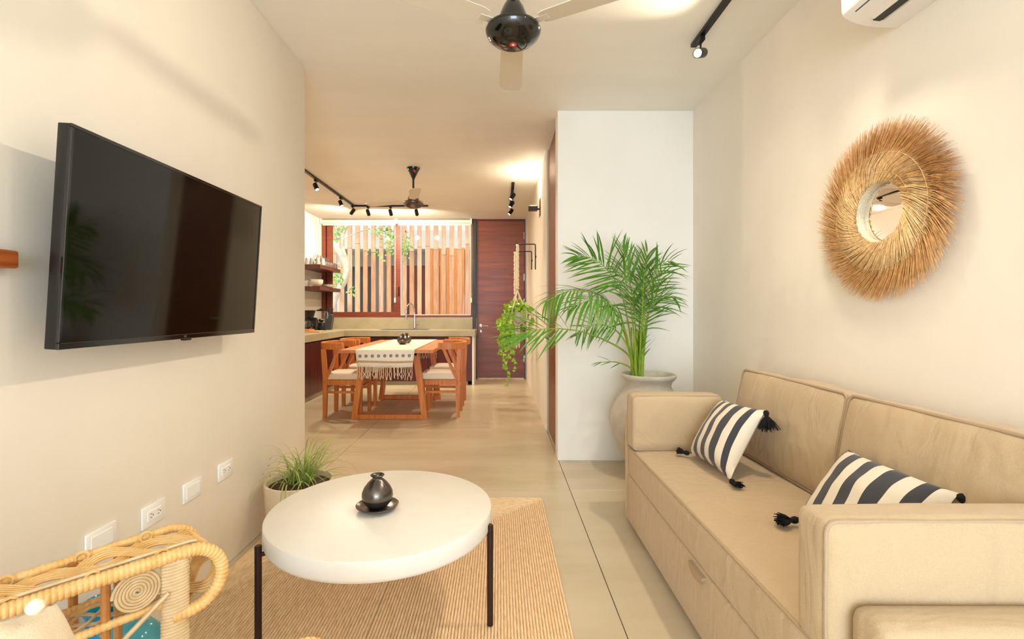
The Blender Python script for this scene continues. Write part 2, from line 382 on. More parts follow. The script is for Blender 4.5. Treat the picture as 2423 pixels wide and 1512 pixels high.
# hall door, closed, in the right wall of the passage
d2 = thing('door_2', kind='structure')
bm = B(); box(bm, XH+.022, XH+.062, 3.90, 4.635, .012, 2.685, .002, 1); obj('door_leaf', bm, door_w, d2)
bm = B(); box(bm, XH+.008, XH+.10, 4.637, 4.663, 0, CZ); box(bm, XH+.012, XH+.10, 3.887, 3.898, 0, CZ); obj('door_frame', bm, mat('door_frame_paint', (206, 198, 170), .6), d2)
bm = B(); pz = .90; tube(bm, [(XH+.03, 4.52, pz), (XH-.035, 4.52, pz)], .011, 10); tube(bm, [(XH-.035, 4.54, pz), (XH-.036, 4.43, pz)], .009, 8)
lathe(bm, [(0, 0), (.026, 0), (.026, .008), (0, .008)], seg=18, M=Matrix.Translation((XH+.014, 4.52, pz)) @ Matrix.Rotation(R(90), 4, 'Y')); obj('door_handle', bm, steel, d2)
# entrance door at the end of the passage
d1 = thing('door_1', kind='structure')
bm = B(); box(bm, -.372, .408, 8.165, 8.21, .022, 2.672, .002, 1); obj('door_leaf', bm, door_w, d1)
bm = B(); box(bm, -.396, -.375, 8.15, 8.25, 0, CZ-.002); box(bm, .411, .428, 8.15, 8.25, 0, CZ-.002); box(bm, -.375, .411, 8.15, 8.25, 2.676, CZ-.002); obj('door_frame', bm, cabinet_w, d1)
for z in (.35, 1.30, 1.72, 2.42):
    bm = B(); box(bm, .400, .412, 8.145, 8.166, z-.06, z+.06, .002, 1); obj('hinge', bm, steel, d1)
bm = B(); hx, hz = -.325, .905
lathe(bm, [(0, 0), (.027, 0), (.027, .01), (.012, .012), (.010, .05), (0, .05)], seg=20, M=Matrix.Translation((hx, 8.165, hz)) @ Matrix.Rotation(R(90), 4, 'X'))
tube(bm, [(hx, 8.118, hz), (hx+.05, 8.116, hz), (hx+.125, 8.118, hz-.006)], .010, 10); obj('door_handle', bm, chrome, d1)
bm = B(); lathe(bm, [(0, 0), (.027, 0), (.027, .012), (.012, .016), (0, .016)], seg=20, M=Matrix.Translation((hx, 8.165, hz-.095)) @ Matrix.Rotation(R(90), 4, 'X')); obj('lock', bm, chrome, d1)
# kitchen window: fixed light to the right, sliding light to the left
wn = thing('window_1', kind='structure')
WX0, WX1, WZ0, WZ1 = XK, -.462, 1.045, CZ
def fr(name, x0, x1, y0, y1, z0, z1, m=frame_w):
    bm = B(); box(bm, x0, x1, y0, y1, z0, z1, .003, 1); return obj(name, bm, m, wn)
fr('frame_jamb', XK+.002, XK+.065, 8.19, 8.34, WZ0, CZ); fr('frame_jamb', -.495, WX1, 8.19, 8.34, WZ0, CZ)
fr('frame_head', XK+.065, -.495, 8.19, 8.34, 2.625, CZ); fr('frame_sill', XK+.065, -.495, 8.17, 8.34, WZ0, 1.078)
fr('mullion', -1.755, -1.685, 8.20, 8.32, 1.078, 2.625)
fr('sash_stile', -2.935, -2.845, 8.20, 8.25, 1.078, 2.625); fr('sash_rail', -2.845, -1.755, 8.20, 8.25, 1.078, 1.135); fr('sash_rail', -2.845, -1.755, 8.20, 8.25, 2.605, 2.625)
fr('sash_stile', -1.80, -1.756, 8.215, 8.25, 1.135, 2.605)
fr('jamb_groove', -2.953, -2.937, 8.21, 8.30, 1.078, 2.625, black_plastic)
fr('latch', -1.722, -1.702, 8.19, 8.20, 1.40, 1.56, black_plastic)
bm = B(); box(bm, -2.845, -1.80, 8.226, 8.232, 1.135, 2.605); obj('pane', bm, window_glass, wn)
bm = B(); box(bm, -1.683, -.497, 8.226, 8.232, 1.082, 2.623); obj('pane', bm, window_glass, wn)
bm = B(); 
for a in ((-1.684, -1.672, 1.079, 2.624), (-.508, -.496, 1.079, 2.624), (-1.672, -.508, 1.079, 1.092)): box(bm, a[0], a[1], 8.21, 8.224, a[2], a[3])
obj('glazing_bead', bm, white_plastic, wn)
# ================================================================== outdoors
bm = B(); box(bm, -14, 12, 8.42, 24, -.3, -.06); struct('courtyard_ground', bm, out_conc)
rnd = random.Random(5)
fe = thing('slatted_fence', 'fence of upright weathered timber slats standing outside the kitchen window', 'fence', (-1.9, 10, -.06))
k = 0; x = -4.6
while x < .7:
    wdt = .094+rnd.uniform(-.006, .008); m = slat_w[rnd.randrange(3)]; zt = 2.50+rnd.uniform(-.22, .05)
    bm = B(); box(bm, x, x+wdt, 10.0, 10.03, -.05, zt, .003, 1); obj('slat', bm, m, fe)
    bm = B(); box(bm, x+.003, x+wdt-.003, 9.994, 10.024, zt+.003, 3.5, .003, 1); obj('slat', bm, slat_w[0], fe)
    x += .161+rnd.uniform(-.008, .008); k += 1
bm = B(); box(bm, -4.7, .8, 10.032, 10.075, 2.93, 3.0); box(bm, -4.7, .8, 10.032, 10.075, .3, .37); obj('rail', bm, slat_w[1], fe)
sc2 = thing('timber_screen', 'orange timber screen of close boards behind the weathered slat fence', 'screen', (-1.2, 11.2, -.06))
for i in range(6):
    x = -1.68+i*.145; bm = B(); box(bm, x, x+.13, 11.2, 11.23, -.06, 2.6+.015*(i % 2), .003, 1); obj('board', bm, slat_or, sc2)
hb = thing('courtyard_building', 'low concrete building with dark red wall panels and roof beam beyond the fence', 'building', (-2, 12.4, -.06))
bm = B(); box(bm, -9, 5, 12.3, 15, 2.72, 3.22, .01, 1); obj('roof_beam', bm, out_conc, hb)
bm = B(); box(bm, -9, 5, 13.6, 13.8, -.06, 2.72); obj('rear_wall', bm, out_conc, hb)
bm = B(); box(bm, -9, 5, 12.5, 12.7, 3.22, 5.2); obj('upper_wall', bm, out_conc, hb)
for i in range(6):
    x = -2.95+i*.30; bm = B(); box(bm, x, x+.295, 12.5, 12.54, -.06, 2.32, .004, 1); obj('wall_panel', bm, red_panel, hb)
for x in (-4.3, -.62, .4):
    bm = B(); box(bm, x, x+.24, 12.45, 12.69, -.06, 2.72, .005, 1); obj('column', bm, dark_post if x == -.62 else out_conc, hb)
for x in (-.36, -4.04, -5.3):
    bm = B(); box(bm, x, x+.72, 12.55, 12.57, -.06, 2.3); obj('pane', bm, dark_pane, hb)
tr = thing('courtyard_tree', 'pale barked tree curving up between the kitchen window and the slat fence', 'tree', (-3.2, 9.25, -.06))
Yt = 9.25
def tp(x, y, d=0): return P(x, y, Yt+d)
t1 = cat_rom([(-3.24, Yt, -.06), (-3.22, Yt, .5), tp(785, 745), tp(793, 703), tp(815, 664), tp(821, 634), tp(809, 606), tp(792, 580), tp(770, 560, .1), tp(745, 530, .2)], 8)
bm = B(); tube(bm, t1, [.075-.028*i/len(t1) for i in range(len(t1))], 12); obj('trunk', bm, bark, tr)
for pts, r0 in (([tp(821, 640), tp(818, 612), tp(811, 585), tp(811, 561), tp(821, 536), tp(836, 500)], .04), ([tp(811, 566), tp(850, 548), tp(885, 545, -.1), tp(935, 576, -.15)], .011), ([tp(810, 556), tp(798, 545), tp(790, 530), tp(784, 505)], .016), ([tp(790, 700, -.1), tp(803, 660, -.12), tp(802, 640, -.1)], .008)):
    q = cat_rom(pts, 7); bm = B(); tube(bm, q, [r0*(1-.6*i/len(q)) for i in range(len(q))], 8); obj('branch', bm, bark, tr)
bm = B(); rr = random.Random(2)
def leaf_quad(bm, p, d, n, L, wd):
    d = d.normalized(); s = d.cross(n).normalized()*wd; n = s.cross(d).normalized()
    v = [bm.verts.new(q) for q in (p, p+d*L*.35+s+n*L*.05, p+d*L, p+d*L*.35-s+n*L*.05, p+d*L*.4)]
    bm.faces.new((v[0], v[1], v[4])); bm.faces.new((v[1], v[2], v[4])); bm.faces.new((v[2], v[3], v[4])); bm.faces.new((v[3], v[0], v[4]))
for (cx, cy, sx, sy, n) in ((935, 572, 26, 22, 70), (905, 548, 26, 16, 46), (800, 545, 16, 20, 50), (800, 655, 12, 26, 56), (945, 600, 22, 14, 30), (830, 690, 8, 10, 10), (885, 600, 20, 12, 14), (960, 585, 16, 22, 34)):
    for _ in range(n):
        p = tp(cx+rr.gauss(0, sx*.6), cy+rr.gauss(0, sy*.6), rr.uniform(-.25, .2))
        leaf_quad(bm, p, Vector((rr.uniform(-1, 1), rr.uniform(-.6, .6), rr.uniform(-1, .3))), Vector((rr.uniform(-.5, .5), -1, rr.uniform(-.2, .9))), rr.uniform(.05, .095), rr.uniform(.014, .024))
obj('foliage', bm, tree_leaf, tr, kind='stuff', nrm=False)
# ================================================================== living room
# television on a wall arm: panel leaning a little from top to bottom
tv = thing('television', 'flat screen television with thin black frame on the cream wall', 'television', (-1.09, 1.70, 1.06))
Yn, Yf = 1.2125, 2.183; A = Vector((-1.075, 0, 1.628)); Bt = Vector((-1.110, 0, 1.058))
up = (A-Bt); hh = up.length; up.normalize(); out = Vector((up.z, 0, -up.x)).normalized()   # facing the room (+X)
mid = (A+Bt)/2+Vector((0, (Yn+Yf)/2, 0)); TM = Matrix(((0, up.x, out.x, mid.x), (1, 0, 0, mid.y), (0, up.z, out.z, mid.z), (0, 0, 0, 1)))
W2, H2 = (Yf-Yn)/2, hh/2
bm = B(); box(bm, -W2, W2, -H2, H2, -.034, -.003, .003, 2, TM); obj('housing', bm, black_plastic, tv)
bm = B()
for a in ((-W2, W2, H2-.009, H2), (-W2, W2, -H2, -H2+.017), (-W2, -W2+.009, -H2+.017, H2-.009), (W2-.009, W2, -H2+.017, H2-.009)): box(bm, *a, -.006, .003, .0015, 1, TM)
obj('bezel', bm, black_gloss, tv)
bm = B(); box(bm, -W2+.009, W2-.009, -H2+.017, H2-.009, -.004, 0, 0, 1, TM); obj('screen', bm, screen_m, tv)
bm = B(); box(bm, -W2+.12, W2-.12, -H2+.02, H2-.16, -.062, -.034, .01, 2, TM); obj('back_cover', bm, black_plastic, tv)
bm = B(); box(bm, .015, .055, -H2-.008, -H2, -.022, -.006, .002, 1, TM); obj('sensor', bm, black_plastic, tv)
bm = B(); box(bm, -1.236, -1.228, 1.52, 1.86, 1.18, 1.50, .002, 1); beam(bm, (-1.23, 1.69, 1.34), (-1.15, 1.69, 1.34), .10, .06); box(bm, -1.155, -1.148, 1.56, 1.82, 1.22, 1.46); obj('wall_arm', bm, black_metal, tv)
def text(body, size, M, m, parent, ext=.0004, name='lettering'):
    cu = bpy.data.curves.new(name, 'FONT'); cu.body = body; cu.size = size; cu.extrude = ext; cu.align_x = 'CENTER'; cu.align_y = 'CENTER'
    o = bpy.data.objects.new(name, cu); C.objects.link(o); bpy.context.view_layer.update()
    me = bpy.data.meshes.new_from_object(o.evaluated_get(bpy.context.evaluated_depsgraph_get())); bpy.data.objects.remove(o)
    bm = B(); bm.from_mesh(me); bpy.data.meshes.remove(me); bm.transform(M); return obj(name, bm, m, parent, smooth=0)
text('LG', .012, TM @ Matrix.Translation((.004, -H2+.0085, .0034)), steel, tv)
# wooden rail at the edge of the picture
bm = B(); box(bm, -1.238, -1.20, .70, 1.2095, 1.262, 1.306, .006, 3); tag(obj('wooden_rail', bm, wood('rail_wood', (196, 110, 56), (150, 74, 30), .4, 1, 6), loc=(-1.22, .98, 1.28)), 'short varnished wooden rail fixed to the cream wall beside the television', 'rail')
# socket plates along the wall
def plate(yc, zc, label, duplex, w2=.058, h2=.038):
    t = thing('wall_plate', label, 'socket', (XL, yc, zc), group='white wall plates below the television')
    bm = B(); box(bm, XL, XL+.007, yc-w2, yc+w2, zc-h2, zc+h2, .003, 2); obj('cover', bm, white_plastic, t)
    if duplex:
        bm = B(); box(bm, XL+.005, XL+.009, yc-.035, yc+.035, zc-.018, zc+.018, .002, 1); o = obj('receptacle', bm, white_plastic, t)
        for s in (-1, 1):
            bm = B()
            for dz in (-.006, .006): box(bm, XL+.0085, XL+.0094, yc+s*.018-.004, yc+s*.018+.004, zc+dz-.001, zc+dz+.001)
            lathe(bm, [(0, 0), (.0024, 0), (.0024, .0006), (0, .0006)], seg=10, M=Matrix.Translation((XL+.009, yc+s*.018+.009, zc)) @ Matrix.Rotation(R(90), 4, 'Y'))
            obj('slot', bm, grey_plastic, o, kind='stuff')
    else:
        bm = B(); box(bm, XL+.005, XL+.0085, yc-.042, yc+.042, zc-.024, zc+.024, .002, 1); obj('blank_insert', bm, white_plastic, t)
plate(2.18, .440, 'white double socket plate, the one closest to the spider plant pot', True)
plate(1.945, .437, 'white blank wall plate between the two double sockets', False)
plate(1.727, .433, 'larger looking white double socket plate behind the rattan arm', True)
plate(1.50, .447, 'white blank wall plate partly hidden by the rattan armrest', False)
# jute rug: rings of braid laid from the edge inwards
bm = B(); uvl = bm.loops.layers.uv.new('UVMap')
RX0, RX1, RY0, RY1 = -1.205, .262, .55, 2.972; rc = ((RX0+RX1)/2, (RY0+RY1)/2); ha, hb_ = (RX1-RX0)/2, (RY1-RY0)/2
pit = .0118; nr = int(ha/pit)
for k in range(nr):
    o_ = k*pit; a, b = ha-o_-pit/2, hb_-o_-pit/2
    if a < pit*.6: break
    lp = [Vector((x, y, 0)) for x, y in rrect(a, b, min(.03+.0*k, a*.9), 3)]; lp = dense(lp, .35)
    rings = []; per = 0; L = []
    for i, p in enumerate(lp):
        q, r_ = lp[i-1], lp[(i+1) % len(lp)]; t = (r_-q).normalized(); s = Vector((t.y, -t.x, 0))
        c = Vector((rc[0], rc[1], 0))+p
        rings.append([bm.verts.new(c+s*pit*.49+Vector((0, 0, .001))), bm.verts.new(c+s*pit*.3+Vector((0, 0, .0085))), bm.verts.new(c+Vector((0, 0, .011))), bm.verts.new(c-s*pit*.3+Vector((0, 0, .0085))), bm.verts.new(c-s*pit*.49+Vector((0, 0, .001)))])
        L.append(per); per += (r_-p).length
    for i in range(len(rings)):
        j = (i+1) % len(rings); l1 = L[j] if j else per
        for m_ in range(4):
            f = bm.faces.new((rings[i][m_], rings[j][m_], rings[j][m_+1], rings[i][m_+1]))
            for lo, u, v in zip(f.loops, (L[i], l1, l1, L[i]), (m_, m_, m_+1, m_+1)): lo[uvl].uv = (u, k*1.37+v/4+.13*k)
rug = tag(obj('jute_rug', bm, jute, smooth=80, loc=(rc[0], rc[1], 0)), 'tan braided jute rug lying on the cement floor under the round table', 'rug')
# coffee table
TC = Vector((-.448, 1.853, 0)); TR = .416; TZ = 1.157-.747
ct = thing('coffee_table', 'round pale concrete coffee table on three dark steel legs', 'table', (TC.x, TC.y, .011))
bm = B(); lathe(bm, [(0, TZ-.072), (TR-.012, TZ-.072), (TR-.004, TZ-.066), (TR, TZ-.055), (TR, TZ-.006), (TR-.002, TZ-.002), (TR-.006, TZ), (0, TZ)], (TC.x, TC.y, 0), 96); obj('tabletop', bm, table_conc, ct)
for lx, ly in ((-.036, 1.765), (-.803, 1.607), (-.47, 2.296)):
    bm = B(); tube(bm, [(lx, ly, .011), (lx, ly, .375), (lx, ly, .377)], [.0115, .0115, .0095], 12); lg = obj('leg', bm, brown_metal, ct)
    d = Vector((TC.x-lx, TC.y-ly, 0)).normalized(); p = Vector((lx, ly, .345)); bm = B(); tube(bm, [p, p+d*.05], .0075, 8); obj('bracket', bm, brown_metal, lg)
# vase on its plate on the coffee table
def vase_bm(h=.105, r=.052):
    bm = B(); pr = [(0, 0), (.45, .01), (.72, .08), (.93, .22), (1, .36), (.97, .48), (.83, .62), (.6, .76), (.42, .84), (.33, .875), (.31, .90), (.34, .94), (.43, .965), (.455, .985), (.43, 1.0), (.36, .985), (.27, .92), (.24, .80), (.6, .5), (.55, .1), (0, .06)]
    lathe(bm, [(a*r, b*h) for a, b in pr], seg=40); return bm
VC = P(893, 1190, 1.82); VC.z = TZ
pl = thing('clay_plate', 'small black clay plate under the vase on the coffee table', 'plate', tuple(VC))
bm = B(); lathe(bm, [(0, .003), (.045, .002), (.055, .004), (.072, .013), (.078, .017), (.079, .020), (.076, .021), (.068, .017), (.052, .010), (0, .009)], tuple(VC), 40); obj('dish', bm, clay, pl)
v1 = thing('clay_vase', 'burnished black clay vase standing on the plate on the coffee table', 'vase', (VC.x, VC.y, TZ+.0092), group='black clay vases')
bm = vase_bm(.122, .058); obj('vase_body', bm, clay, v1, world=False)
# spider plant in the sandy pot
pt = thing('potted_spider_plant', 'arching spider plant in a sandy pot beside the cream wall end', 'plant', (-1.035, 2.5, .012))
px_, py_ = -1.035, 2.5
bm = B(); lathe(bm, [(0, .012), (.10, .012), (.135, .03), (.155, .09), (.163, .18), (.168, .27), (.170, .284), (.166, .288), (.156, .284), (.150, .255), (0, .255)], (px_, py_, 0), 48); obj('pot', bm, sand_pot, pt)
bm = B(); lathe(bm, [(0, .27), (.08, .268), (.151, .258)], (px_, py_, 0), 24); obj('soil', bm, soil_m, pt)
def blade(bm, p0, d, L, wd, droop, rnd, n=7):
    pts = []; d = d.normalized(); h = Vector((d.x, d.y, 0)); h = h.normalized() if h.length > 1e-3 else Vector((1, 0, 0)); p = Vector(p0); dirv = d.copy()
    st = L/n
    rows = []
    for i in range(n+1):
        t = i/n; s = dirv.cross(Vector((0, 0, 1))); s = s.normalized() if s.length > 1e-3 else Vector((1, 0, 0)); ww = wd*(1-.92*t**2)*min(1, .6+t*2)
        rows.append((p-s*ww, p+s.cross(dirv).normalized()*(-ww*.5), p+s*ww)); p = p+dirv*st; dirv = (dirv+Vector((h.x*.10, h.y*.10, -1))*droop*(.35+t)).normalized()
    V = [[bm.verts.new(q) for q in r] for r in rows]
    for a, b in zip(V, V[1:]):
        for k in range(2): bm.faces.new((a[k], a[k+1], b[k+1], b[k]))
rr = random.Random(11); bm = B()
for i in range(105):
    a = rr.uniform(0, 2*math.pi); el = rr.uniform(.5, 1.45); L = rr.uniform(.20, .38); c = math.cos(a)
    if c < -.1: L *= .8
    if rr.random() < .22: a = rr.uniform(.1, 1.2); el = rr.uniform(1.1, 1.4); L = rr.uniform(.26, .38)
    b0 = Vector((px_+rr.uniform(-.05, .07), py_+rr.uniform(-.05, .05), .262)); dv = Vector((math.cos(a)*math.cos(el), math.sin(a)*math.cos(el), math.sin(el)))
    n0 = len(bm.verts); blade(bm, b0, dv, L, rr.uniform(.0028, .0048), rr.uniform(.26, .55), rr)
    bm.verts.ensure_lookup_table()
    for v in bm.verts[n0:]:
        if v.co.x < XL+.01: v.co.x = XL+.01+rr.uniform(0, .01)
        if v.co.z < .02: v.co.z = .02
obj('foliage', bm, grass_m, pt, kind='stuff', nrm=False)
# air conditioner on the right wall
ac = thing('air_conditioner', 'white split air conditioner high on the cream wall above the straw mirror', 'air conditioner', (XR, 1.4, 2.217))
prof = [(XR, 2.217), (1.42, 2.217), (1.375, 2.221), (1.335, 2.231), (1.305, 2.243), (1.283, 2.258), (1.279, 2.275), (1.275, 2.36), (1.278, 2.47), (1.29, 2.495), (1.32, 2.503), (XR, 2.503)]
MY = Matrix(((1, 0, 0, 0), (0, 0, 1, 0), (0, 1, 0, 0), (0, 0, 0, 1)))
bm = B(); prism(bm, prof, .96, 1.811, MY); obj('housing', bm, ac_m, ac, smooth=50)
bm = B(); prism(bm, [(1.392, 2.2205), (1.366, 2.2235), (1.366, 2.2195), (1.392, 2.2165)], 1.0, 1.772, MY); obj('outlet_slot', bm, black_plastic, ac)
bm = B(); prism(bm, [(1.3655, 2.2245), (1.299, 2.2475), (1.2985, 2.2462), (1.365, 2.2205)], .99, 1.765, MY); obj('louver', bm, ac_m, ac)
bm = B(); prism(bm, [(1.2985, 2.2475), (1.2955, 2.2492), (1.295, 2.2478), (1.298, 2.2462)], .96, 1.765, MY); obj('panel_seam', bm, grey_plastic, ac)
bm = B(); prism(bm, [(1.402, 2.2185), (1.394, 2.219), (1.394, 2.216), (1.402, 2.216)], 1.0, 1.765, MY); obj('vane', bm, steel, ac)
# ceiling fans: blades at rest
def fan(x, y, zbot, rm, label, rot, rod_top=CZ, emblem='round'):
    t = thing('ceiling_fan', label, 'fan', (x, y, zbot), group='dark ceiling fans')
    k = rm/.11
    bm = B(); lathe(bm, [(0, 0), (.045*k, .002*k), (.052*k, .007*k), (.056*k, .006*k), (.082*k, .018*k), (.100*k, .034*k), (.109*k, .052*k), (.110*k, .060*k), (.106*k, .068*k), (.088*k, .074*k), (.062*k, .078*k)], (x, y, zbot), 48); obj('motor_bowl', bm, black_gloss if emblem == 'round' else clay, t)
    bm = B(); lathe(bm, [(.066*k, .070*k), (.064*k, .085*k), (.056*k, .115*k), (.043*k, .148*k), (.026*k, .178*k), (.016*k, .192*k), (0, .194*k)], (x, y, zbot), 40); obj('motor_cone', bm, black_gloss if emblem == 'round' else clay, t)
    bm = B(); tube(bm, [(x, y, zbot+.17*k), (x, y, CZ-.06)], .0115, 12); obj('down_rod', bm, black_gloss, t)
    bm = B(); lathe(bm, [(0, -.125), (.014, -.125), (.018, -.11), (.050, -.045), (.068, -.014), (.070, 0), (0, 0)], (x, y, CZ-.001), 32); cn = obj('canopy', bm, black_gloss, t)
    if emblem == 'round':
        bm = B(); lathe(bm, [(0, -.0012), (.014*k, -.0012), (.014*k, .004), (0, .004)], (x-.0, y-.010, zbot+.0), 24); e = obj('emblem', bm, red_m, t)
        bm = B(); lathe(bm, [(0, -.0018), (.006*k, -.0018), (.006*k, .002), (0, .002)], (x-.0, y-.010, zbot+.0), 16); obj('emblem_center', bm, white_plastic, e)
    else:
        bm = B(); box(bm, x+.004, x+.030, y-.0475, y-.0445, CZ-.062, CZ-.034, 0, 1, Matrix.Translation((x+.017, y-.046, CZ-.048)) @ Matrix.Rotation(R(32), 4, 'X') @ Matrix.Translation((-x-.017, -y+.046, -CZ+.048))); e = obj('emblem', bm, red_m, cn)
    for i in range(3):
        a = rot+i*2*math.pi/3; M = Matrix.Translation((x, y, zbot+.072*k)) @ Matrix.Rotation(a, 4, 'Z')
        bm = B(); box(bm, .055*k, .16, -.018, .018, -.001, .002, .0008, 1, M); bi = obj('blade_iron', bm, blade_m, t)
        out_ = [(.13, -.040), (.16, -.050), (.50, -.060), (.555, -.054), (.575, -.035), (.580, 0), (.575, .035), (.555, .054), (.50, .060), (.16, .050), (.13, .040)]
        bm = B(); prism(bm, out_, .002, .0045, M @ Matrix.Rotation(R(7), 4, 'X')); obj('blade', bm, blade_m, t)
    return t
fan(.055, 2.02, 2.262, .116, 'glossy black ceiling fan hanging over the sitting area in front', R(90))
fan(-.936, 5.23, 2.262, .110, 'bronze dark ceiling fan hanging over the wooden dining table', R(-78), emblem='square')
# track lights
def spot_head(parent, p, aim, power, blend=.55, cone=75, r=.026, stem=.055, col=WARM, soft=.035, glow=bulb_m):
    p = Vector(p); d = (Vector(aim)-p).normalized(); q = p+Vector((0, 0, -.028))
    bm = B(); box(bm, p.x-.014, p.x+.014, p.y-.030, p.y+.030, p.z-.026, p.z, .003, 1); c = q+Vector((0, 0, -stem)); tube(bm, [q+Vector((0, 0, .004)), c], .005, 8); ad = obj('adapter', bm, black_metal, parent)
    bm = B(); a, b = c-d*.048, c+d*.048; M = Matrix.Translation(a) @ d.to_track_quat('Z', 'Y').to_matrix().to_4x4()
    lathe(bm, [(0, 0), (r*.8, .002), (r, .012), (r, .096), (r*.86, .096), (r*.8, .086), (0, .086)], seg=20, M=M); hd = obj('spot_head', bm, black_metal, parent)
    bm = B(); lathe(bm, [(0, .087), (r*.78, .087), (r*.78, .089), (0, .090)], seg=18, M=M); obj('bulb', bm, glow, hd)
    if power:
        L = light('spot_lamp', 'SPOT', b+d*.004, power, col, soft, aim=b+d, spot_size=R(cone), spot_blend=blend)
        L.parent = parent; L.matrix_local = WM[parent.name].inverted() @ (Matrix.Translation(b+d*.004) @ d.to_track_quat('-Z', 'Y').to_matrix().to_4x4())
def track(name_label, pts, group=None):
    t = thing('track_light', name_label, 'track light', tuple(pts[0]), group='black ceiling track lights')
    for a, b in zip(pts, pts[1:]):
        bm = B(); a, b = Vector(a), Vector(b); dx, dy = abs(b.x-a.x), abs(b.y-a.y)
        if dx > dy: box(bm, min(a.x, b.x), max(a.x, b.x), a.y-.017, a.y+.017, CZ-.022, CZ-.001, .002, 1)
        else: box(bm, a.x-.017, a.x+.017, min(a.y, b.y), max(a.y, b.y), CZ-.022, CZ-.001, .002, 1)
        obj('rail', bm, black_metal, t)
    return t
ZR = CZ-.022
t = track('long black ceiling track light beside the cream wall with the mirror', [(1.12, -.6, CZ), (1.12, 2.80, CZ)])
spot_head(t, (1.12, 2.70, ZR), (-.2, 1.35, 1.9), 66, cone=110, blend=.9)
spot_head(t, (1.12, 1.75, ZR), (.62, 2.1, .4), 66, cone=110, blend=.9)
spot_head(t, (1.12, .95, ZR), (-1.24, 1.5, 1.7), 18, cone=100, blend=.9)
spot_head(t, (1.12, .1, ZR), (-1.24, .2, 1.3), 8, cone=70, blend=.9)
spot_head(t, (1.12, 2.0, ZR), (1.15, 3.4, .6), 18, cone=75, blend=.9)  # extra unseen head, added to brighten the right wall corner and urn
tl = track('black track light running along the kitchen ceiling and over the window counter', [(-2.137, 4.2, CZ), (-2.137, 7.08, CZ), (-1.05, 7.08, CZ)])
for y, a in ((5.62, (-1.45, 5.1, 1.4)), (6.50, (-1.45, 5.95, 1.4)), (7.02, (-3.02, 7.7, 1.9))): spot_head(tl, (-2.137, y, ZR), a, 85, cone=140, blend=.5)
for x in (-1.93, -1.60, -1.22): spot_head(tl, (x, 7.08, ZR), (x+.03, 8.1, 1.9), 60, cone=150, blend=.5)
ts = track('short black ceiling track light with three lamps near the entrance door', [(.158, 5.80, CZ), (.158, 7.15, CZ)])
for y in (6.10, 6.55, 7.05): spot_head(ts, (.158, y, ZR), (-.35, y-.25, 1.9), 55, cone=115, blend=.6)
# wall light
wl = thing('wall_light', 'small dark wall lamp shining up the passage wall by the ceiling', 'wall light', (XH, 5.36, 2.28))
bm = B(); box(bm, XH-.006, XH, 5.30, 5.42, 2.20, 2.40, .003, 1); obj('back_plate', bm, brown_metal, wl)
bm = B(); tube(bm, [(XH-.004, 5.36, 2.28), (XH-.05, 5.36, 2.285)], .009, 8); obj('arm', bm, brown_metal, wl)
bm = B(); box(bm, XH-.13, XH-.03, 5.32, 5.40, 2.262, 2.312, .005, 1); hd = obj('lamp_head', bm, brown_metal, wl)
bm = B(); box(bm, XH-.12, XH-.04, 5.33, 5.39, 2.3115, 2.3145); obj('bulb', bm, bulb_m, hd)
L = light('wall_lamp', 'SPOT', (XH-.08, 5.36, 2.325), 20, (1, .86, .62), .03, aim=(XH-.07, 5.36, 3), spot_size=R(150), spot_blend=.8); L.parent = wl; L.matrix_local = Matrix.Translation((-.08, 0, .045)) @ Vector((0, 0, 1)).to_track_quat('-Z', 'Y').to_matrix().to_4x4()
# straw mirror
mi = thing('wall_mirror', 'round mirror framed with swirling straw fibres on the cream wall', 'mirror', (XR, 1.865, 1.535))
my, mz = 1.862, 1.537
MX = Matrix(((0, 0, -1, XR), (-1, 0, 0, my), (0, 1, 0, mz), (0, 0, 0, 1)))     # local z points into the room, x to -Y, y up
bm = B(); lathe(bm, [(0, .004), (.122, .004), (.122, .007), (0, .007)], seg=64, M=MX); obj('glass', bm, mirror_m, mi)
bm = B()
for k in range(4):
    rr_ = .116+.0012*k; z = .008+k*.0065
    tube(bm, [MX @ Vector((rr_*math.cos(2*math.pi*i/64), rr_*math.sin(2*math.pi*i/64), z)) for i in range(64)], .0055, 8, closed=True)
obj('inner_rim', bm, rope_m, mi)
rr = random.Random(8)
def fibres(n, r0, r1, z0, z1, m, swirl, wd, name, jit, lift=.0):
    bm = B()
    for i in range(n):
        a = 2*math.pi*(i+rr.random())/n; L0 = r0+rr.uniform(-.006, .006); L1 = r1+rr.uniform(-jit, jit*.8); da = swirl+rr.uniform(-.07, .07); pts = []
        zz = rr.uniform(-.006, .006)
        for t in (0, .5, 1):
            r_ = L0+(L1-L0)*t; an = a+da*t*(1-.25*t); z = z0+(z1-z0)*t+zz+lift*math.sin(math.pi*t)
            pts.append(MX @ Vector((r_*math.cos(an), r_*math.sin(an), max(.004, z))))
        tube(bm, pts, [wd, wd*.85, wd*.3], 3, caps=False)
    obj(name, bm, m, mi, kind='stuff', nrm=False)
fibres(1500, .175, .330, .020, .030, fibre_b, -.42, .0014, 'outer_fibres', .026)
fibres(800, .185, .325, .028, .044, fibre_b, -.45, .0012, 'tip_fibres', .03)
fibres(1500, .120, .232, .034, .036, fibre_a, -.62, .0014, 'inner_fibres', .010, .008)
bm = B()
for rr_, z in ((.150, .044), (.222, .040)):
    tube(bm, [MX @ Vector((rr_*math.cos(2*math.pi*i/80), rr_*math.sin(2*math.pi*i/80), z+.001*math.sin(i*3))) for i in range(80)], .0010, 5, closed=True)
obj('stitching', bm, fibre_a, mi)
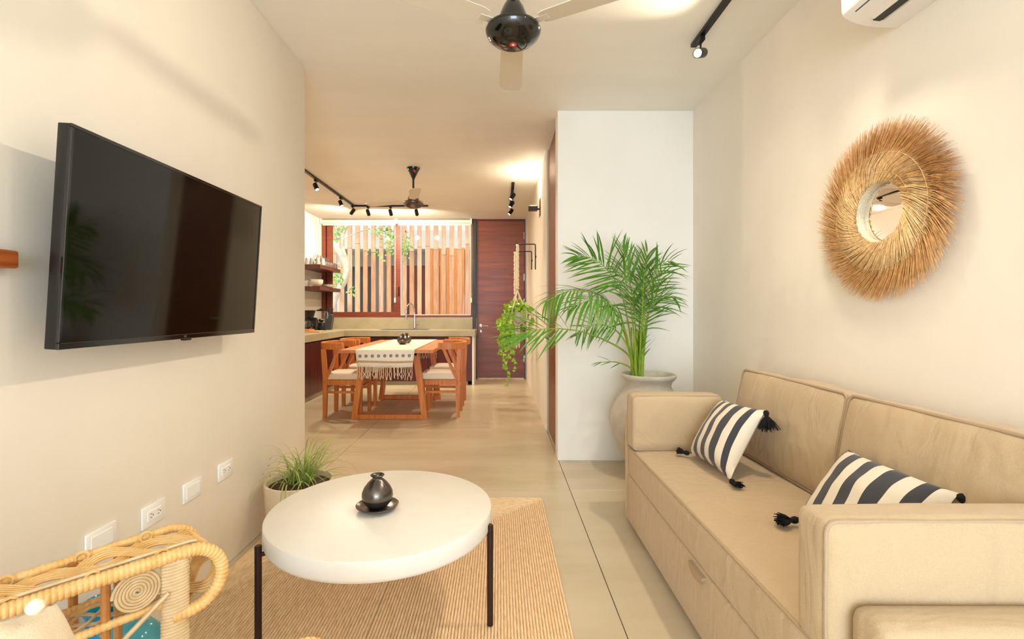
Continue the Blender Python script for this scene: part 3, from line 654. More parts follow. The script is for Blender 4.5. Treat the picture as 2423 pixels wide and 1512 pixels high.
# sofa
sf = thing('sofa', 'beige linen sofa bed with piped cushions along the cream wall', 'sofa', (1.08, 1.79, 0))
SX, SY0, SY1 = .69, 1.0, 2.615
bm = B(); soft_box(bm, (.40, .80, .125), (1.085, 1.81, .155), .018, (.004, .0, .0), 6); obj('base', bm, sofa_m, sf)
bm = B(); soft_box(bm, (.012, .785, .115), (SX+.008, 1.81, .152), .010, (.004, 0, 0), 6); dr = obj('drawer_front', bm, sofa_m, sf)
bm = B(); prism(bm, [(.058*math.cos(R(a)), .034*math.sin(R(a))) for a in range(180, 361, 15)], 0, .018, Matrix(((0, 0, -1, SX-.002), (1, 0, 0, 1.665), (0, 1, 0, .268), (0, 0, 0, 1)))); obj('pull_tab', bm, welt_m, dr)
bm = B(); soft_box(bm, (.38, .795, .078), (1.068, 1.81, .352), .022, (.008, 0, .012), 10, wr=.002); sc_ = obj('seat_cushion', bm, sofa_m, sf)
bm = B(); tube(bm, [(SX+.003, y, .426) for y in [1.02+i*.1 for i in range(17)]], .005, 8); obj('piping', bm, welt_m, sc_)
bm = B(); soft_box(bm, (.022, .83, .36), (1.462, 1.79, .40), .015, (0, 0, 0), 4); obj('back_frame', bm, sofa_m, sf)
def welt(bm, M, a, b, r=.02, rad=.0048, wob=0, seed=0):
    lp = dense([Vector((x, y, 0)) for x, y in rrect(a, b, r, 3)], .04)
    from mathutils import noise
    tube(bm, [M @ (p+Vector((0, 0, wob*noise.noise(p*6+Vector((seed, 0, 0)))))) for p in lp], rad, 8, closed=True)
def back_cushion(yc, hy, seed):
    # local: x along Y(room), y up the back, z towards the seat
    upv = Vector((.075, 0, .40)).normalized(); nv = Vector((-upv.z, 0, upv.x)); M = Matrix(((0, upv.x, nv.x, 1.333), (1, upv.y, nv.y, yc), (0, upv.z, nv.z, .632), (0, 0, 0, 1)))
    bm = B(); soft_box(bm, (hy, .205, .085), (0, 0, 0), .03, (.004, .012, .045), 20, M, wr=.012, seed=seed); o = obj('back_cushion', bm, sofa_m, sf)
    bm = B(); welt(bm, M @ Matrix.Translation((0, 0, .080)), hy-.005, .205-.002, .024, rad=.0058, wob=.004, seed=seed); obj('piping', bm, welt_m, o)
back_cushion(2.18, .388, 1.0); back_cushion(1.39, .400, 4.0)
def arm(yc, s, label):
    M = Matrix(((1, 0, 0, .915), (0, 0, s, yc), (0, 1, 0, .577), (0, 0, 0, 1)))       # local z is along room Y * s
    bm = B(); soft_box(bm, (.232, .143, .058), (0, 0, 0), .022, (.004, .006, .012), 10, M, wr=.003, seed=yc); o = obj('arm_cushion', bm, sofa_m, sf)
    for z in (-.05, .05):
        bm = B(); welt(bm, M @ Matrix.Translation((0, 0, z)), .228, .139, .022, wob=.003); obj('piping', bm, welt_m, o)
arm(2.548, -1, '')
bm = B(); soft_box(bm, (.40, .026, .285), (1.085, 2.64, .305), .02, (0, 0, 0), 6); obj('side_panel', bm, sofa_m, sf)
M = Matrix(((1, 0, 0, 1.075), (0, 0, -1, 1.072), (0, 1, 0, .565), (0, 0, 0, 1)))
bm = B(); soft_box(bm, (.388, .148, .056), (0, 0, 0), .024, (.004, .006, .014), 12, M, wr=.004, seed=3); o = obj('arm_cushion', bm, sofa_m, sf)
bm = B(); welt(bm, M @ Matrix.Translation((0, 0, .046)), .384, .144, .022, wob=.003); obj('piping', bm, welt_m, o)
bm = B(); soft_box(bm, (.385, .052, .268), (1.105, .955, .288), .03, (0, .0, 0), 8); obj('side_panel', bm, sofa_m, sf)
for x in (.76, 1.40):
    for y in (1.0, 2.58):
        bm = B(); tube(bm, [(x, y, 0), (x, y, .035)], .022, 12); obj('foot', bm, black_plastic, sf)
# striped pillows
def pillow(name, label, D, Cc, Bb, A, th, tassels, m, cat='pillow', group=None, n=22):
    D, Cc, Bb, A = map(Vector, (D, Cc, Bb, A)); ctr = (D+Cc+Bb+A)/4; nv = (Cc-D).cross(A-D).normalized(); nsg = 1 if nv.dot(Vector((0, 0, H))-ctr) > 0 else -1
    t = thing(name, label, cat, tuple(ctr), group=group)
    from mathutils import noise
    bm = B(); uvl = bm.loops.layers.uv.new('UVMap'); grid = {}
    for side in (1, -1):
        for i in range(n+1):
            for j in range(n+1):
                edge = i in (0, n) or j in (0, n)
                if side == -1 and edge: grid[(side, i, j)] = grid[(1, i, j)]; continue
                u, v = i/n, j/n; a, b = 2*u-1, 2*v-1
                a2 = a*(1-.07*(1-b*b)); b2 = b*(1-.07*(1-a*a)); uu, vv = (a2+1)/2, (b2+1)/2
                p = D*(1-uu)*(1-vv)+Cc*uu*(1-vv)+Bb*uu*vv+A*(1-uu)*vv
                h = th*((1-a*a)*(1-b*b))**.42*(1+.10*noise.noise(Vector((a*2.2, b*2.2, side*3))))
                grid[(side, i, j)] = bm.verts.new(p+nv*h*side*(1 if side*nsg > 0 else .45))
        for i in range(n):
            for j in range(n):
                q = [(i, j), (i+1, j), (i+1, j+1), (i, j+1)]
                if side < 0: q = q[::-1]
                f = bm.faces.new([grid[(side, *k)] for k in q])
                for lo, (ii, jj) in zip(f.loops, q): lo[uvl].uv = (ii/n, jj/n)
    obj('cover', bm, m, t, smooth=80)
    rr = random.Random(3)
    for (p, d, L) in tassels:
        p = Vector(p); d = Vector(d).normalized(); bm = B()
        lathe(bm, [(0, -.012), (.008, -.010), (.012, -.002), (.011, .008), (.007, .014), (0, .016)], seg=12, M=Matrix.Translation(p+d*.012) @ d.to_track_quat('Z', 'Y').to_matrix().to_4x4())
        for i in range(80):
            a = rr.uniform(0, 6.28); rad = rr.uniform(.1, 1)*.75; sd = d.orthogonal().normalized(); s2 = d.cross(sd)
            q = p+d*.020; e = q+(d+sd*rad*math.cos(a)+s2*rad*math.sin(a)).normalized()*L*rr.uniform(.75, 1.05)
            mid_ = (q+e)/2+(sd*math.cos(a)+s2*math.sin(a))*.004
            if e.z < .452: e.z = .452+rr.uniform(0, .01)
            if mid_.z < .452: mid_.z = .454+rr.uniform(0, .012)
            tube(bm, [q, mid_, e], [.0022, .002, .0014], 4)
        obj('tassel', bm, tassel_m, t, kind='stuff')
    return t
pD, pC, pB, pA = (.924, 2.36, .462), (.945, 1.985, .462), (1.148, 2.09, .727), (1.128, 2.44, .708)
pillow('throw_pillow', 'navy and cream striped pillow with black corner tassels, nearer the plant pot', pD, pC, pB, pA, .075, [(pD, (-.5, .5, -.1), .045), (pC, (.1, -.6, -.15), .05), (pB, (-.05, -.35, -1), .075)], stripes, group='striped pillows on the sofa')
qD, qC, qB, qA = (.99, 1.605, .465), (1.01, 1.20, .47), (1.21, 1.275, .676), (1.195, 1.66, .680)
pillow('throw_pillow', 'navy and cream striped pillow half hidden behind the near sofa arm', qD, qC, qB, qA, .08, [(qD, (-.8, -.1, -.1), .06), (qB, (.2, -.5, -.9), .05)], stripes, group='striped pillows on the sofa')
# palm in the big urn
PX, PY = 1.022, 3.33
pp = thing('potted_palm', 'tall areca palm in a grey cast stone urn behind the sofa end', 'plant', (PX, PY, 0))
bm = B(); lathe(bm, [(0, 0), (.105, 0), (.115, .02), (.118, .04), (.14, .09), (.20, .20), (.245, .31), (.262, .39), (.255, .46), (.225, .53), (.185, .585), (.155, .625), (.148, .645), (.155, .67), (.168, .685), (.178, .695), (.183, .706), (.183, .716), (.176, .723), (.160, .722), (.146, .706), (.136, .68), (0, .66)], (PX, PY, 0), 56); obj('urn', bm, stone_pot, pp)
bm = B(); lathe(bm, [(0, .672), (.08, .670), (.139, .664)], (PX, PY, 0), 24); obj('soil', bm, soil_m, pp)
# one leaflet, shared by all (tip along +Y, a fold along the middle, drooping)
def leaflet_mesh(name, droop):
    bm = B(); T = [0, .12, .35, .6, .82, 1]; Wd = [.25, .8, 1, .85, .5, .03]; rows = []
    for t, wv in zip(T, Wd):
        z = -droop*t*t; rows.append([bm.verts.new((-wv/2, t*(1-.25*droop*t), z+.10*wv*.08)), bm.verts.new((0, t*(1-.25*droop*t), z)), bm.verts.new((wv/2, t*(1-.25*droop*t), z+.10*wv*.08))])
    for a, b in zip(rows, rows[1:]):
        for k in range(2): bm.faces.new((a[k], a[k+1], b[k+1], b[k]))
    me = bpy.data.meshes.new(name); bm.to_mesh(me); bm.free(); me.materials.append(palm_leaf); me.polygons.foreach_set('use_smooth', [True]*len(me.polygons)); return me
LM = [leaflet_mesh('leaflet', .12), leaflet_mesh('leaflet', .35), leaflet_mesh('leaflet', .7)]
rr = random.Random(21); n_leaf = 0
def frond(pts, f0, n, Lmax, nrm_, droop=1, wd=.024, a0=62, a1=22, up_bias=0.0, single=True, r0=.0075):
    """pts: (x px, y px, depth) of the rachis from the base up; leaflets from fraction f0 to the tip"""
    global n_leaf
    sp = resample(cat_rom([P(*p) for p in pts], 10), .01); N = len(sp)
    bm = B(); tube(bm, sp[::2]+[sp[-1]], [r0*(1-.8*i/max(1, N//2)) for i in range(len(sp[::2])+1)], 6); fo = obj('frond', bm, palm_stem, pp)
    join = None
    if n_leaf+2*n > 296: join = B()
    for i in range(n):
        t = f0+(1-f0)*(i+.5)/n; k = min(N-2, int(t*(N-1))); p = sp[k]; T = (sp[min(N-1, k+3)]-sp[max(0, k-3)]).normalized()
        Nn = Vector(nrm_); Nn = (Nn-T*Nn.dot(T)).normalized(); Sd = T.cross(Nn).normalized(); q = (t-f0)/(1-f0)
        L = Lmax*(.55+1.0*math.sin(math.pi*min(1, .12+q*.80)))*.72*rr.uniform(.8, 1.15)*(1-.25*q)
        ang = R(a0+(a1-a0)*q)
        for s in (-1, 1):
            if rr.random() < .04: continue
            an = ang+rr.uniform(-.16, .16); d = (T*math.cos(an)+Sd*s*math.sin(an)+Nn*rr.uniform(.0, .22)+Vector((0, 0, up_bias))).normalized()
            nz = (Nn-d*Nn.dot(d)).normalized()
            if nz.z < 0 and abs(Nn.z) < .5: pass
            # droop acts towards the ground
            g = (Vector((0, 0, 1))-d*d.z); g = g.normalized() if g.length > 1e-3 else nz
            zz = (g*.6+nz*.6).normalized() if g.dot(nz) > -.5 else g
            zz = (zz-d*zz.dot(d)).normalized(); xx = d.cross(zz)
            # blades twist so that their flat side shows
            fl_ = nz; M = Matrix(((xx.x*wd, d.x*L, zz.x*L, p.x), (xx.y*wd, d.y*L, zz.y*L, p.y), (xx.z*wd, d.z*L, zz.z*L, p.z), (0, 0, 0, 1)))
            me = LM[min(2, max(0, droop+rr.choice((-1, 0, 0, 1))))]
            if join is not None:
                tmp = me.copy(); tmp.transform(M); join.from_mesh(tmp); bpy.data.meshes.remove(tmp)
            else:
                o = bpy.data.objects.new('leaflet', me); C.objects.link(o); o.parent = fo; o.matrix_local = WM[pp.name].inverted() @ M; n_leaf += 1
    if join is not None: obj('leaflets', join, palm_leaf, fo, kind='stuff', nrm=False)
by = 888
FR = [
 # large fan at upper left
 ([(1502, by, 3.33), (1492, 800, 3.30), (1472, 700, 3.24), (1440, 642, 3.18), (1402, 612, 3.14), (1362, 604, 3.10)], .60, 22, .27, (.1, -1, -.15), 0, 0.0132, 70, 18),
 # long arching frond to the far left, drooping leaflets
 ([(1500, by, 3.32), (1478, 790, 3.24), (1436, 712, 3.12), (1390, 690, 3.02), (1340, 690, 2.94), (1290, 715, 2.88)], .48, 22, .31, (0, -.45, .9), 2, 0.0145, 66, 24),
 # low frond to the far left, horizontal
 ([(1504, by, 3.33), (1482, 835, 3.22), (1400, 792, 3.02), (1325, 778, 2.88), (1262, 782, 2.78), (1205, 796, 2.70)], .64, 13, .27, (.05, -1, .3), 0, 0.0132, 42, 14),
 # upright centre
 ([(1508, by, 3.33), (1504, 780, 3.32), (1494, 690, 3.34), (1482, 630, 3.38), (1472, 582, 3.42)], .50, 16, .27, (.2, -1, .1), 0, 0.0158, 40, 16),
 # upper right arch
 ([(1514, by, 3.33), (1520, 780, 3.32), (1530, 700, 3.30), (1548, 650, 3.26), (1572, 622, 3.22), (1592, 618, 3.18)], .48, 18, .25, (-.2, -1, .1), 1, 0.0132, 66, 22),
 # right fan
 ([(1516, by, 3.34), (1522, 810, 3.34), (1530, 750, 3.32), (1548, 718, 3.28), (1576, 700, 3.24), (1600, 706, 3.20)], .45, 15, .22, (-.2, -.9, .4), 1, 0.0119, 55, 20),
 # left middle, drooping mass
 ([(1500, by, 3.32), (1484, 800, 3.22), (1462, 740, 3.10), (1428, 712, 3.0), (1392, 712, 2.93), (1352, 728, 2.88)], .45, 18, .28, (.1, -.6, .8), 2, 0.0152, 62, 24),
 # lower left short frond
 ([(1504, by, 3.33), (1490, 830, 3.26), (1462, 786, 3.20), (1424, 768, 3.14), (1388, 776, 3.10), (1362, 798, 3.06)], .52, 15, .17, (.1, -.9, .4), 1, 0.0099, 60, 24),
 # steep fronds that fill the crown
 ([(1510, by, 3.35), (1512, 790, 3.40), (1518, 700, 3.48), (1524, 640, 3.54), (1532, 592, 3.58)], .45, 15, .26, (-.1, -1, .0), 0, 0.0158, 44, 18),
 ([(1506, by, 3.30), (1500, 790, 3.20), (1490, 710, 3.12), (1478, 660, 3.06), (1450, 628, 3.0)], .45, 15, .27, (.3, -.9, .3), 1, 0.0158, 58, 22),
 ([(1512, by, 3.31), (1516, 800, 3.22), (1520, 730, 3.14), (1522, 680, 3.10), (1526, 632, 3.06)], .40, 15, .24, (0, -1, .2), 1, 0.0145, 46, 20),
 ([(1514, by, 3.36), (1524, 800, 3.42), (1538, 730, 3.46), (1554, 680, 3.50), (1566, 640, 3.52)], .42, 14, .23, (-.2, -1, .1), 0, 0.0119, 48, 20),
 # small one low down on the left
 ([(1502, by, 3.31), (1494, 872, 3.27), (1476, 862, 3.22), (1450, 856, 3.18), (1412, 858, 3.14)], .42, 3, .13, (.1, -.8, .6), 0, 0.0086, 22, 8),
 ([(1514, by, 3.33), (1517, 850, 3.32), (1519, 830, 3.31), (1523, 806, 3.30)], .35, 4, .15, (.1, -1, .1), 0, 0.0145, 26, 10),
]
for f in FR: frond(*f)
bm = B()
for i in range(16):
    x0 = 1496+rr.uniform(0, 24); a = P(x0, by, 3.33+rr.uniform(-.05, .05)); a.z = .66; b = P(x0+rr.uniform(-18, 12), 820-rr.uniform(0, 70), 3.33+rr.uniform(-.08, .08)); tube(bm, cat_rom([a, (a+b)/2+Vector((rr.uniform(-.01, .01), 0, 0)), b], 4), [.010-.0045*i_/8 for i_ in range(9)], 6)
obj('cane_stems', bm, palm_stem, pp, kind='stuff')
# wall hooks and hanging planters
def hook(Yw, z, xt, drop, label):
    t = thing('wall_hook', label, 'hook', (XH, Yw, z), group='black hooks on the passage wall')
    bm = B(); tube(bm, cat_rom([(XH-.012, Yw, z-drop), (XH-.012, Yw, z-.04), (XH-.016, Yw, z-.008), (XH-.04, Yw, z), (xt+.02, Yw, z), (xt, Yw, z+.004), (xt-.012, Yw, z+.022)], 6), .0065, 8); obj('rod', bm, black_metal, t)
    bm = B(); lathe(bm, [(0, 0), (.014, 0), (.014, .012), (0, .012)], seg=12, M=Matrix.Translation((XH, Yw, z-drop*.5)) @ Matrix.Rotation(R(-90), 4, 'Y')); obj('fixing', bm, black_metal, t)
hook(5.925, 1.97, .215, .31, 'black bent steel wall hook holding the front macrame planter')
hook(6.62, 1.966, .208, .25, 'black bent steel wall hook holding the rear macrame planter')
heart = None
def pothos_mesh():
    bm = B(); pts = [(0, 0), (.34, -.10), (.50, .14), (.44, .46), (.22, .78), (0, 1.0)]
    c = [bm.verts.new((0, y, .0)) for x, y in pts]; l_ = [bm.verts.new((-x, y, .10+.0*x)) for x, y in pts[1:-1]]; r_ = [bm.verts.new((x, y, .10)) for x, y in pts[1:-1]]
    for sd in (l_, r_):
        q = [c[0]]+sd+[c[-1]]
        for i in range(len(q)-1):
            try: bm.faces.new((c[i], q[i], q[i+1], c[i+1]) if q[i] is not c[i] and q[i+1] is not c[i+1] else ((c[i], q[i+1], c[i+1]) if q[i] is c[i] else (c[i], q[i], c[i+1])))
            except ValueError: pass
    bmesh.ops.recalc_face_normals(bm, faces=bm.faces)
    me = bpy.data.meshes.new('leaf'); bm.to_mesh(me); bm.free(); me.materials.append(pothos); me.polygons.foreach_set('use_smooth', [True]*len(me.polygons)); return me
HL = pothos_mesh()
def hanging(Yp, xt, ztop, zrim, label, seed, vines, nleaf):
    rr = random.Random(seed); x = xt; t = thing('hanging_planter', label, 'hanging plant', (x, Yp, zrim-.14), group='macrame hanging planters')
    bm = B(); lathe(bm, [(0, -.135), (.05, -.135), (.085, -.115), (.112, -.07), (.122, -.02), (.124, 0), (.118, .002), (.112, -.02), (0, -.03)], (x, Yp, zrim), 36); obj('pot', bm, stone_pot, t)
    bm = B(); lathe(bm, [(0, -.016), (.112, -.022)], (x, Yp, zrim), 20); obj('soil', bm, soil_m, t)
    zk = zrim+.27
    bm = B()
    for k in range(3):
        ph = k*2.1; tube(bm, [(x+.011*math.cos(i*.8+ph), Yp+.011*math.sin(i*.8+ph), ztop+.012-(ztop-zk)*i/40) for i in range(41)], [.010+.003*math.sin(i*1.6+k) for i in range(41)], 6)
    obj('braid', bm, rope_m, t)
    for k in range(4):
        a = R(45+90*k+12); bm = B(); rad = .126
        tube(bm, cat_rom([(x, Yp, zk), (x+.06*math.cos(a), Yp+.06*math.sin(a), zrim+.13), (x+rad*math.cos(a), Yp+rad*math.sin(a), zrim+.01), (x+.115*math.cos(a), Yp+.115*math.sin(a), zrim-.09), (x+.05*math.cos(a), Yp+.05*math.sin(a), zrim-.142), (x, Yp, zrim-.155)], 6), .0075, 6); obj('cord', bm, rope_m, t)
    bm = B()
    for k in range(7):
        q = Vector((x+rr.uniform(-.022, .022), Yp+rr.uniform(-.02, .02), zrim-.15)); tube(bm, [q*1, q+Vector((rr.uniform(-.01, .01), 0, -.12)), q+Vector((rr.uniform(-.02, .02), 0, -.25-rr.uniform(0, .06)))], .008, 6)
    obj('tail_fringe', bm, rope_m, t, kind='stuff')
    def leaf(p, d, sz, par):
        d = d.normalized(); n = Vector((rr.uniform(-.7, .7), -1, rr.uniform(-.1, .9))); n = (n-d*n.dot(d)).normalized(); s = d.cross(n)
        o = bpy.data.objects.new('leaf', HL); C.objects.link(o); o.parent = par
        o.matrix_local = WM[t.name].inverted() @ Matrix(((s.x*sz*.85, d.x*sz, n.x*sz, p.x), (s.y*sz*.85, d.y*sz, n.y*sz, p.y), (s.z*sz*.85, d.z*sz, n.z*sz, p.z), (0, 0, 0, 1)))
    for (ang, bx, zend, n) in vines:
        a = R(ang); p0 = Vector((x+.05*math.cos(a), Yp+.05*math.sin(a), zrim-.01)); p1 = Vector((x+.135*math.cos(a), Yp+.135*math.sin(a), zrim+.03)); pts = [p0, p1]; z = zrim-.08; q = Vector((x+bx*math.cos(a), Yp+bx*math.sin(a), z))
        while z > zend:
            pts.append(Vector((q.x+rr.uniform(-.022, .022), q.y+rr.uniform(-.02, .02), z))); z -= .09
        sp = cat_rom(pts, 5); bm = B(); tube(bm, sp, .0028, 5); vi = obj('vine', bm, palm_stem, t)
        for i in range(n):
            p = sp[min(len(sp)-1, int(len(sp)*(i+rr.random()*.8)/n))]; leaf(p, Vector((rr.uniform(-1, 1), rr.uniform(-.8, .2), rr.uniform(-1, .25))), rr.uniform(.045, .078)*(1-.35*i/n), vi)
    bm = B(); tube(bm, [(x, Yp, zrim-.02), (x, Yp, zrim+.06)], .004, 5); cr = obj('crown_stem', bm, palm_stem, t)
    for i in range(nleaf):
        a = rr.uniform(0, 6.28); rad = rr.uniform(.02, .14); p = Vector((x+rad*math.cos(a), Yp+rad*math.sin(a), zrim+rr.uniform(0, .13)*(1.25-rad*5)+.01)); leaf(p, Vector((math.cos(a), math.sin(a)-.3, rr.uniform(-.5, .8))), rr.uniform(.05, .082), cr)
hanging(5.925, .215, 1.955, 1.14, 'macrame hung stone planter with trailing lime green vine, front one of two', 3,
        [(200, .15, .20, 22), (170, .19, .62, 20), (230, .17, .52, 20), (150, .21, .78, 14), (255, .14, .42, 18), (300, .13, .85, 10), (350, .16, .72, 12), (20, .17, .90, 8), (190, .12, .36, 18), (215, .20, .80, 14)], 62)
hanging(6.62, .208, 1.95, 1.10, 'macrame hung stone planter with trailing green vine, hanging behind the other one', 9,
        [(190, .17, .55, 18), (170, .22, .50, 18), (210, .20, .35, 20), (240, .13, .62, 12), (330, .14, .8, 8)], 30)
# ================================================================== rattan armchair
RD = Vector((.66, .75, 0)).normalized(); RN = Vector((RD.y, -RD.x, 0))          # forward, to its right
ARM_L = Vector((-.712, 1.110, 0)); ARM_R = ARM_L+RN*.5; ZT, RL = .606, .068
ra = thing('rattan_armchair', 'honey coloured rattan armchair with woven rolled armrests beside the round table', 'armchair', tuple((ARM_L+ARM_R)/2-RD*.25))
def apath(base, side, lat, s):
    """point on the arm ribbon: s < 0 along the top, then round the front roll, then back underneath"""
    if s < 0: p = base+RD*s; z = ZT+.0*s
    elif s < math.pi*RL: a = s/RL; p = base+RD*(RL*math.sin(a)); z = ZT-RL+RL*math.cos(a)
    else: p = base-RD*(s-math.pi*RL); z = ZT-2*RL
    w_ = .165-.11*max(0, -s)*.9
    return p+RN*side*lat*w_+Vector((0, 0, z))
def ripple(pts, r, per=.0095, amp=.09, seed=0):
    out = []; d = 0; rr = random.Random(seed); ph = 0
    for i, p in enumerate(pts):
        if i: d += (p-pts[i-1]).length
        out.append(r*(1-amp+amp*abs(math.sin(math.pi*d/per))**.6))
    return out
def wrapped(name, pts, r, par, m=rattan, per=.0095, seg=10, amp=.19, **k):
    q = resample(pts, per/5); bm = B(); tube(bm, q, ripple(q, r, per, amp), seg, **k); return obj(name, bm, m, par, smooth=60)
def build_arm(base, side):
    S0, S1 = -.52, math.pi*RL+.035
    wrapped('armrest_rail', [apath(base, side, 0, S0+(S1-S0)*i/90) for i in range(91)], .0150, ra)
    wrapped('armrest_rail', [apath(base, side, 1, S0+(S1-S0)*i/90) for i in range(91)], .0105, ra)
    bm = B(); tube(bm, [apath(base, side, .13, S0+(.02-S0)*i/40)+Vector((0, 0, .013)) for i in range(41)], .0042, 6); obj('edge_cane', bm, rattan_p, ra)
    # figure of eight weave across the arm
    bm = B(); lam = .19
    for ph in (0, math.pi):
        for k in range(5):
            pts = []
            for i in range(121):
                s = S0+.02+(S1-.03-S0)*i/120; x = 2*math.pi*s/lam+ph; la = .52+.31*math.sin(x)+(k-2)*.078
                q = apath(base, side, la, s); c = (apath(base, side, la, s+.002)-q).normalized(); up_ = RN.cross(c)*(-1 if RN.cross(c).z < 0 else 1) if s < 0 else RN.cross(c)
                pts.append(q+up_*(.006*math.cos(x*1.0+ph*.5)*(1 if ph else -1)))
            tube(bm, pts, .0032, 6)
    obj('armrest_weave', bm, rattan, ra, kind='stuff', nrm=True)
    bm = B()
    for i in range(5):                                                          # bindings that tie the weave to the rails
        s = -.05-.12*i
        for la in (.10, .92):
            c = apath(base, side, la, s); tube(bm, [c+RD*(.012*math.cos(t))+Vector((0, 0, .012*math.sin(t)+.004)) for t in [j*.7 for j in range(10)]], .0034, 5)
    obj('binding', bm, rattan, ra, kind='stuff')
    # flat wrapped front post
    pb = base-RD*.028
    q = resample([pb+Vector((0, 0, .012)), pb+Vector((0, 0, ZT-.004))], .0013); bm = B(); tube(bm, q, ripple(q, .029, .0072, .11), 14, up=RN, flat=(1, .42)); obj('front_post', bm, rattan_p, ra, smooth=60)
    # lower rail shelf
    for la, r in ((.02, .0095), (.85, .0095)):
        wrapped('shelf_rail', [apath(base, side, la, s)+Vector((0, 0, .505-ZT)) for s in (-.52, -.3, -.035)], r, ra, m=rattan)
    bm = B()
    for k in range(4):
        tube(bm, [apath(base, side, .44+.26*math.sin(i*.55+k*1.57), -.5+.46*i/30)+Vector((0, 0, .507-ZT+.005*math.cos(i*.55+k*1.57))) for i in range(31)], .0034, 5)
    obj('shelf_weave', bm, rattan_p, ra, kind='stuff')
    # coil beside the post, struts and brace
    c = base-RD*.098+Vector((0, 0, .555)); n = 260; bm = B()
    tube(bm, [c+RD*(.0025+.0405*i/n)*math.cos(i*13*math.pi/n)+Vector((0, 0, (.0025+.0405*i/n)*math.sin(i*13*math.pi/n))) for i in range(n+1)], .0036, 6); obj('coil', bm, rattan_p, ra, smooth=70)
    for s in (-.26, -.40):
        c2 = base+RD*s+Vector((0, 0, .555)); n2 = 160; bm = B()
        tube(bm, [c2+RD*(.0025+.0405*i/n2)*math.cos(i*11*math.pi/n2)+Vector((0, 0, (.0025+.0405*i/n2)*math.sin(i*11*math.pi/n2))) for i in range(n2+1)], .0036, 5); obj('coil', bm, rattan_p, ra, smooth=70)
    for s, la in ((-.105, .92), (-.185, .92), (-.33, .92), (-.15, .06), (-.46, .3)):
        a = apath(base, side, la, s); bm = B(); tube(bm, [a, Vector((a.x, a.y, .36))], .0085, 8); obj('strut', bm, rattan_d, ra)
    a = base-RD*.045-RN*side*.016+Vector((0, 0, .535)); bm = B(); tube(bm, [a, base-RD*.30-RN*side*.012+Vector((0, 0, .33))], .005, 6); obj('brace', bm, rattan_p, ra)
    e = base-RD*.50; bm = B(); tube(bm, [e+Vector((0, 0, .012)), e+Vector((0, 0, ZT))], .014, 8); obj('leg', bm, rattan, ra)
build_arm(ARM_L, -1); build_arm(ARM_R, 1)
mp = lambda s, k: ARM_L+RD*s+RN*k
bm = B(); v = []
for z in (.33, .37):
    v.append([bm.verts.new(mp(s, k)+Vector((0, 0, z))) for s, k in ((-.03, .02), (-.03, .48), (-.50, .48), (-.50, .02))])
bm.faces.new(v[0]); bm.faces.new(v[1])
for i in range(4): bm.faces.new((v[0][i], v[0][(i+1) % 4], v[1][(i+1) % 4], v[1][i]))
obj('seat', bm, rattan, ra)
wrapped('back_rail', [mp(-.50, .0)+Vector((0, 0, .60)), mp(-.54, .06)+Vector((0, 0, .80)), mp(-.56, .25)+Vector((0, 0, .86)), mp(-.54, .44)+Vector((0, 0, .80)), mp(-.50, .50)+Vector((0, 0, .60))], .014, ra)
for k in (.1, .18, .25, .32, .40):
    bm = B(); tube(bm, [mp(-.49, k)+Vector((0, 0, .37)), mp(-.55, k)+Vector((0, 0, .80+.05*math.sin(math.pi*k*2)))], .006, 6); obj('spindle', bm, rattan_p, ra)
# cushion on the rattan chair
wA, wB, wC, wD = (-.745, .610, .745), (-.733, .80, .672), (-.775, .92, .41), (-.735, .72, .43)
pillow('seat_pillow', 'cream cotton cushion with knotted corner resting on the rattan armchair', wD, wC, wB, wA, .045, [], cream_cloth)
kn = [o for o in C.objects if o.name.startswith('seat_pillow')][-1]
p = P(84, 1436, .735); bm = B(); soft_box(bm, (.009, .009, .008), tuple(p), .007, (.004, .004, .004), 3); obj('corner_knot', bm, cream_cloth, kn)
# blue glass on the floor behind the chair
vb = thing('glass_vase', 'wide mouthed bright blue glass vase on the floor by the wall plates', 'vase', (-1.135, 1.405, .012))
bm = B(); lathe(bm, [(0, 0), (.060, 0), (.082, .02), (.092, .08), (.090, .15), (.070, .215), (.052, .245), (.050, .26), (.062, .288), (.072, .300), (.069, .301), (.058, .287), (.046, .262), (.048, .245), (.066, .213), (.086, .15), (.088, .08), (.078, .024), (0, .008)], (-1.135, 1.405, .012), 40); obj('vase_body', bm, blue_glass, vb)
vb2 = thing('glass_float', 'rounded teal blue glass bottle on the floor behind the rattan arm', 'bottle', (-.985, 1.285, 0))
bm = B(); lathe(bm, [(0, .012), (.055, .012), (.078, .03), (.092, .09), (.095, .17), (.090, .24), (.074, .292), (.048, .322), (.02, .334), (0, .336)], (-.985, 1.285, 0), 40); obj('bottle_body', bm, teal_glass, vb2)
# ================================================================== kitchen
# dining table with trapezoid leg frames
TX0, TX1, TY0, TY1, TZT = -1.665, -.69, 5.0, 6.75, .75
dt = thing('dining_table', 'orange brown hardwood dining table with trapezoid leg frames in the kitchen', 'table', (-1.18, 5.87, 0))
for i in range(4):
    x0 = TX0+(TX1-TX0)*i/4; x1 = TX0+(TX1-TX0)*(i+1)/4; bm = B(); box(bm, x0+.0006, x1-.0006, TY0, TY1, TZT-.034, TZT, .002, 1); obj('plank', bm, top_w, dt)
for y in (5.17, 6.33):
    f_ = None
    bm = B(); beam(bm, (-1.553, y, .0), (-1.455, y, TZT-.034), .058, .06, w2=.062); obj('leg', bm, chair_w, dt)
    bm = B(); beam(bm, (-.800, y, .0), (-.898, y, TZT-.034), .058, .06, w2=.062); obj('leg', bm, chair_w, dt)
    bm = B(); box(bm, -1.53, -.825, y-.026, y+.026, .002, .05, .002, 1); obj('stretcher', bm, chair_w, dt)
bm = B(); box(bm, -1.47, -.885, 5.14, 6.36, TZT-.07, TZT-.0345); obj('under_rail', bm, chair_w, dt)
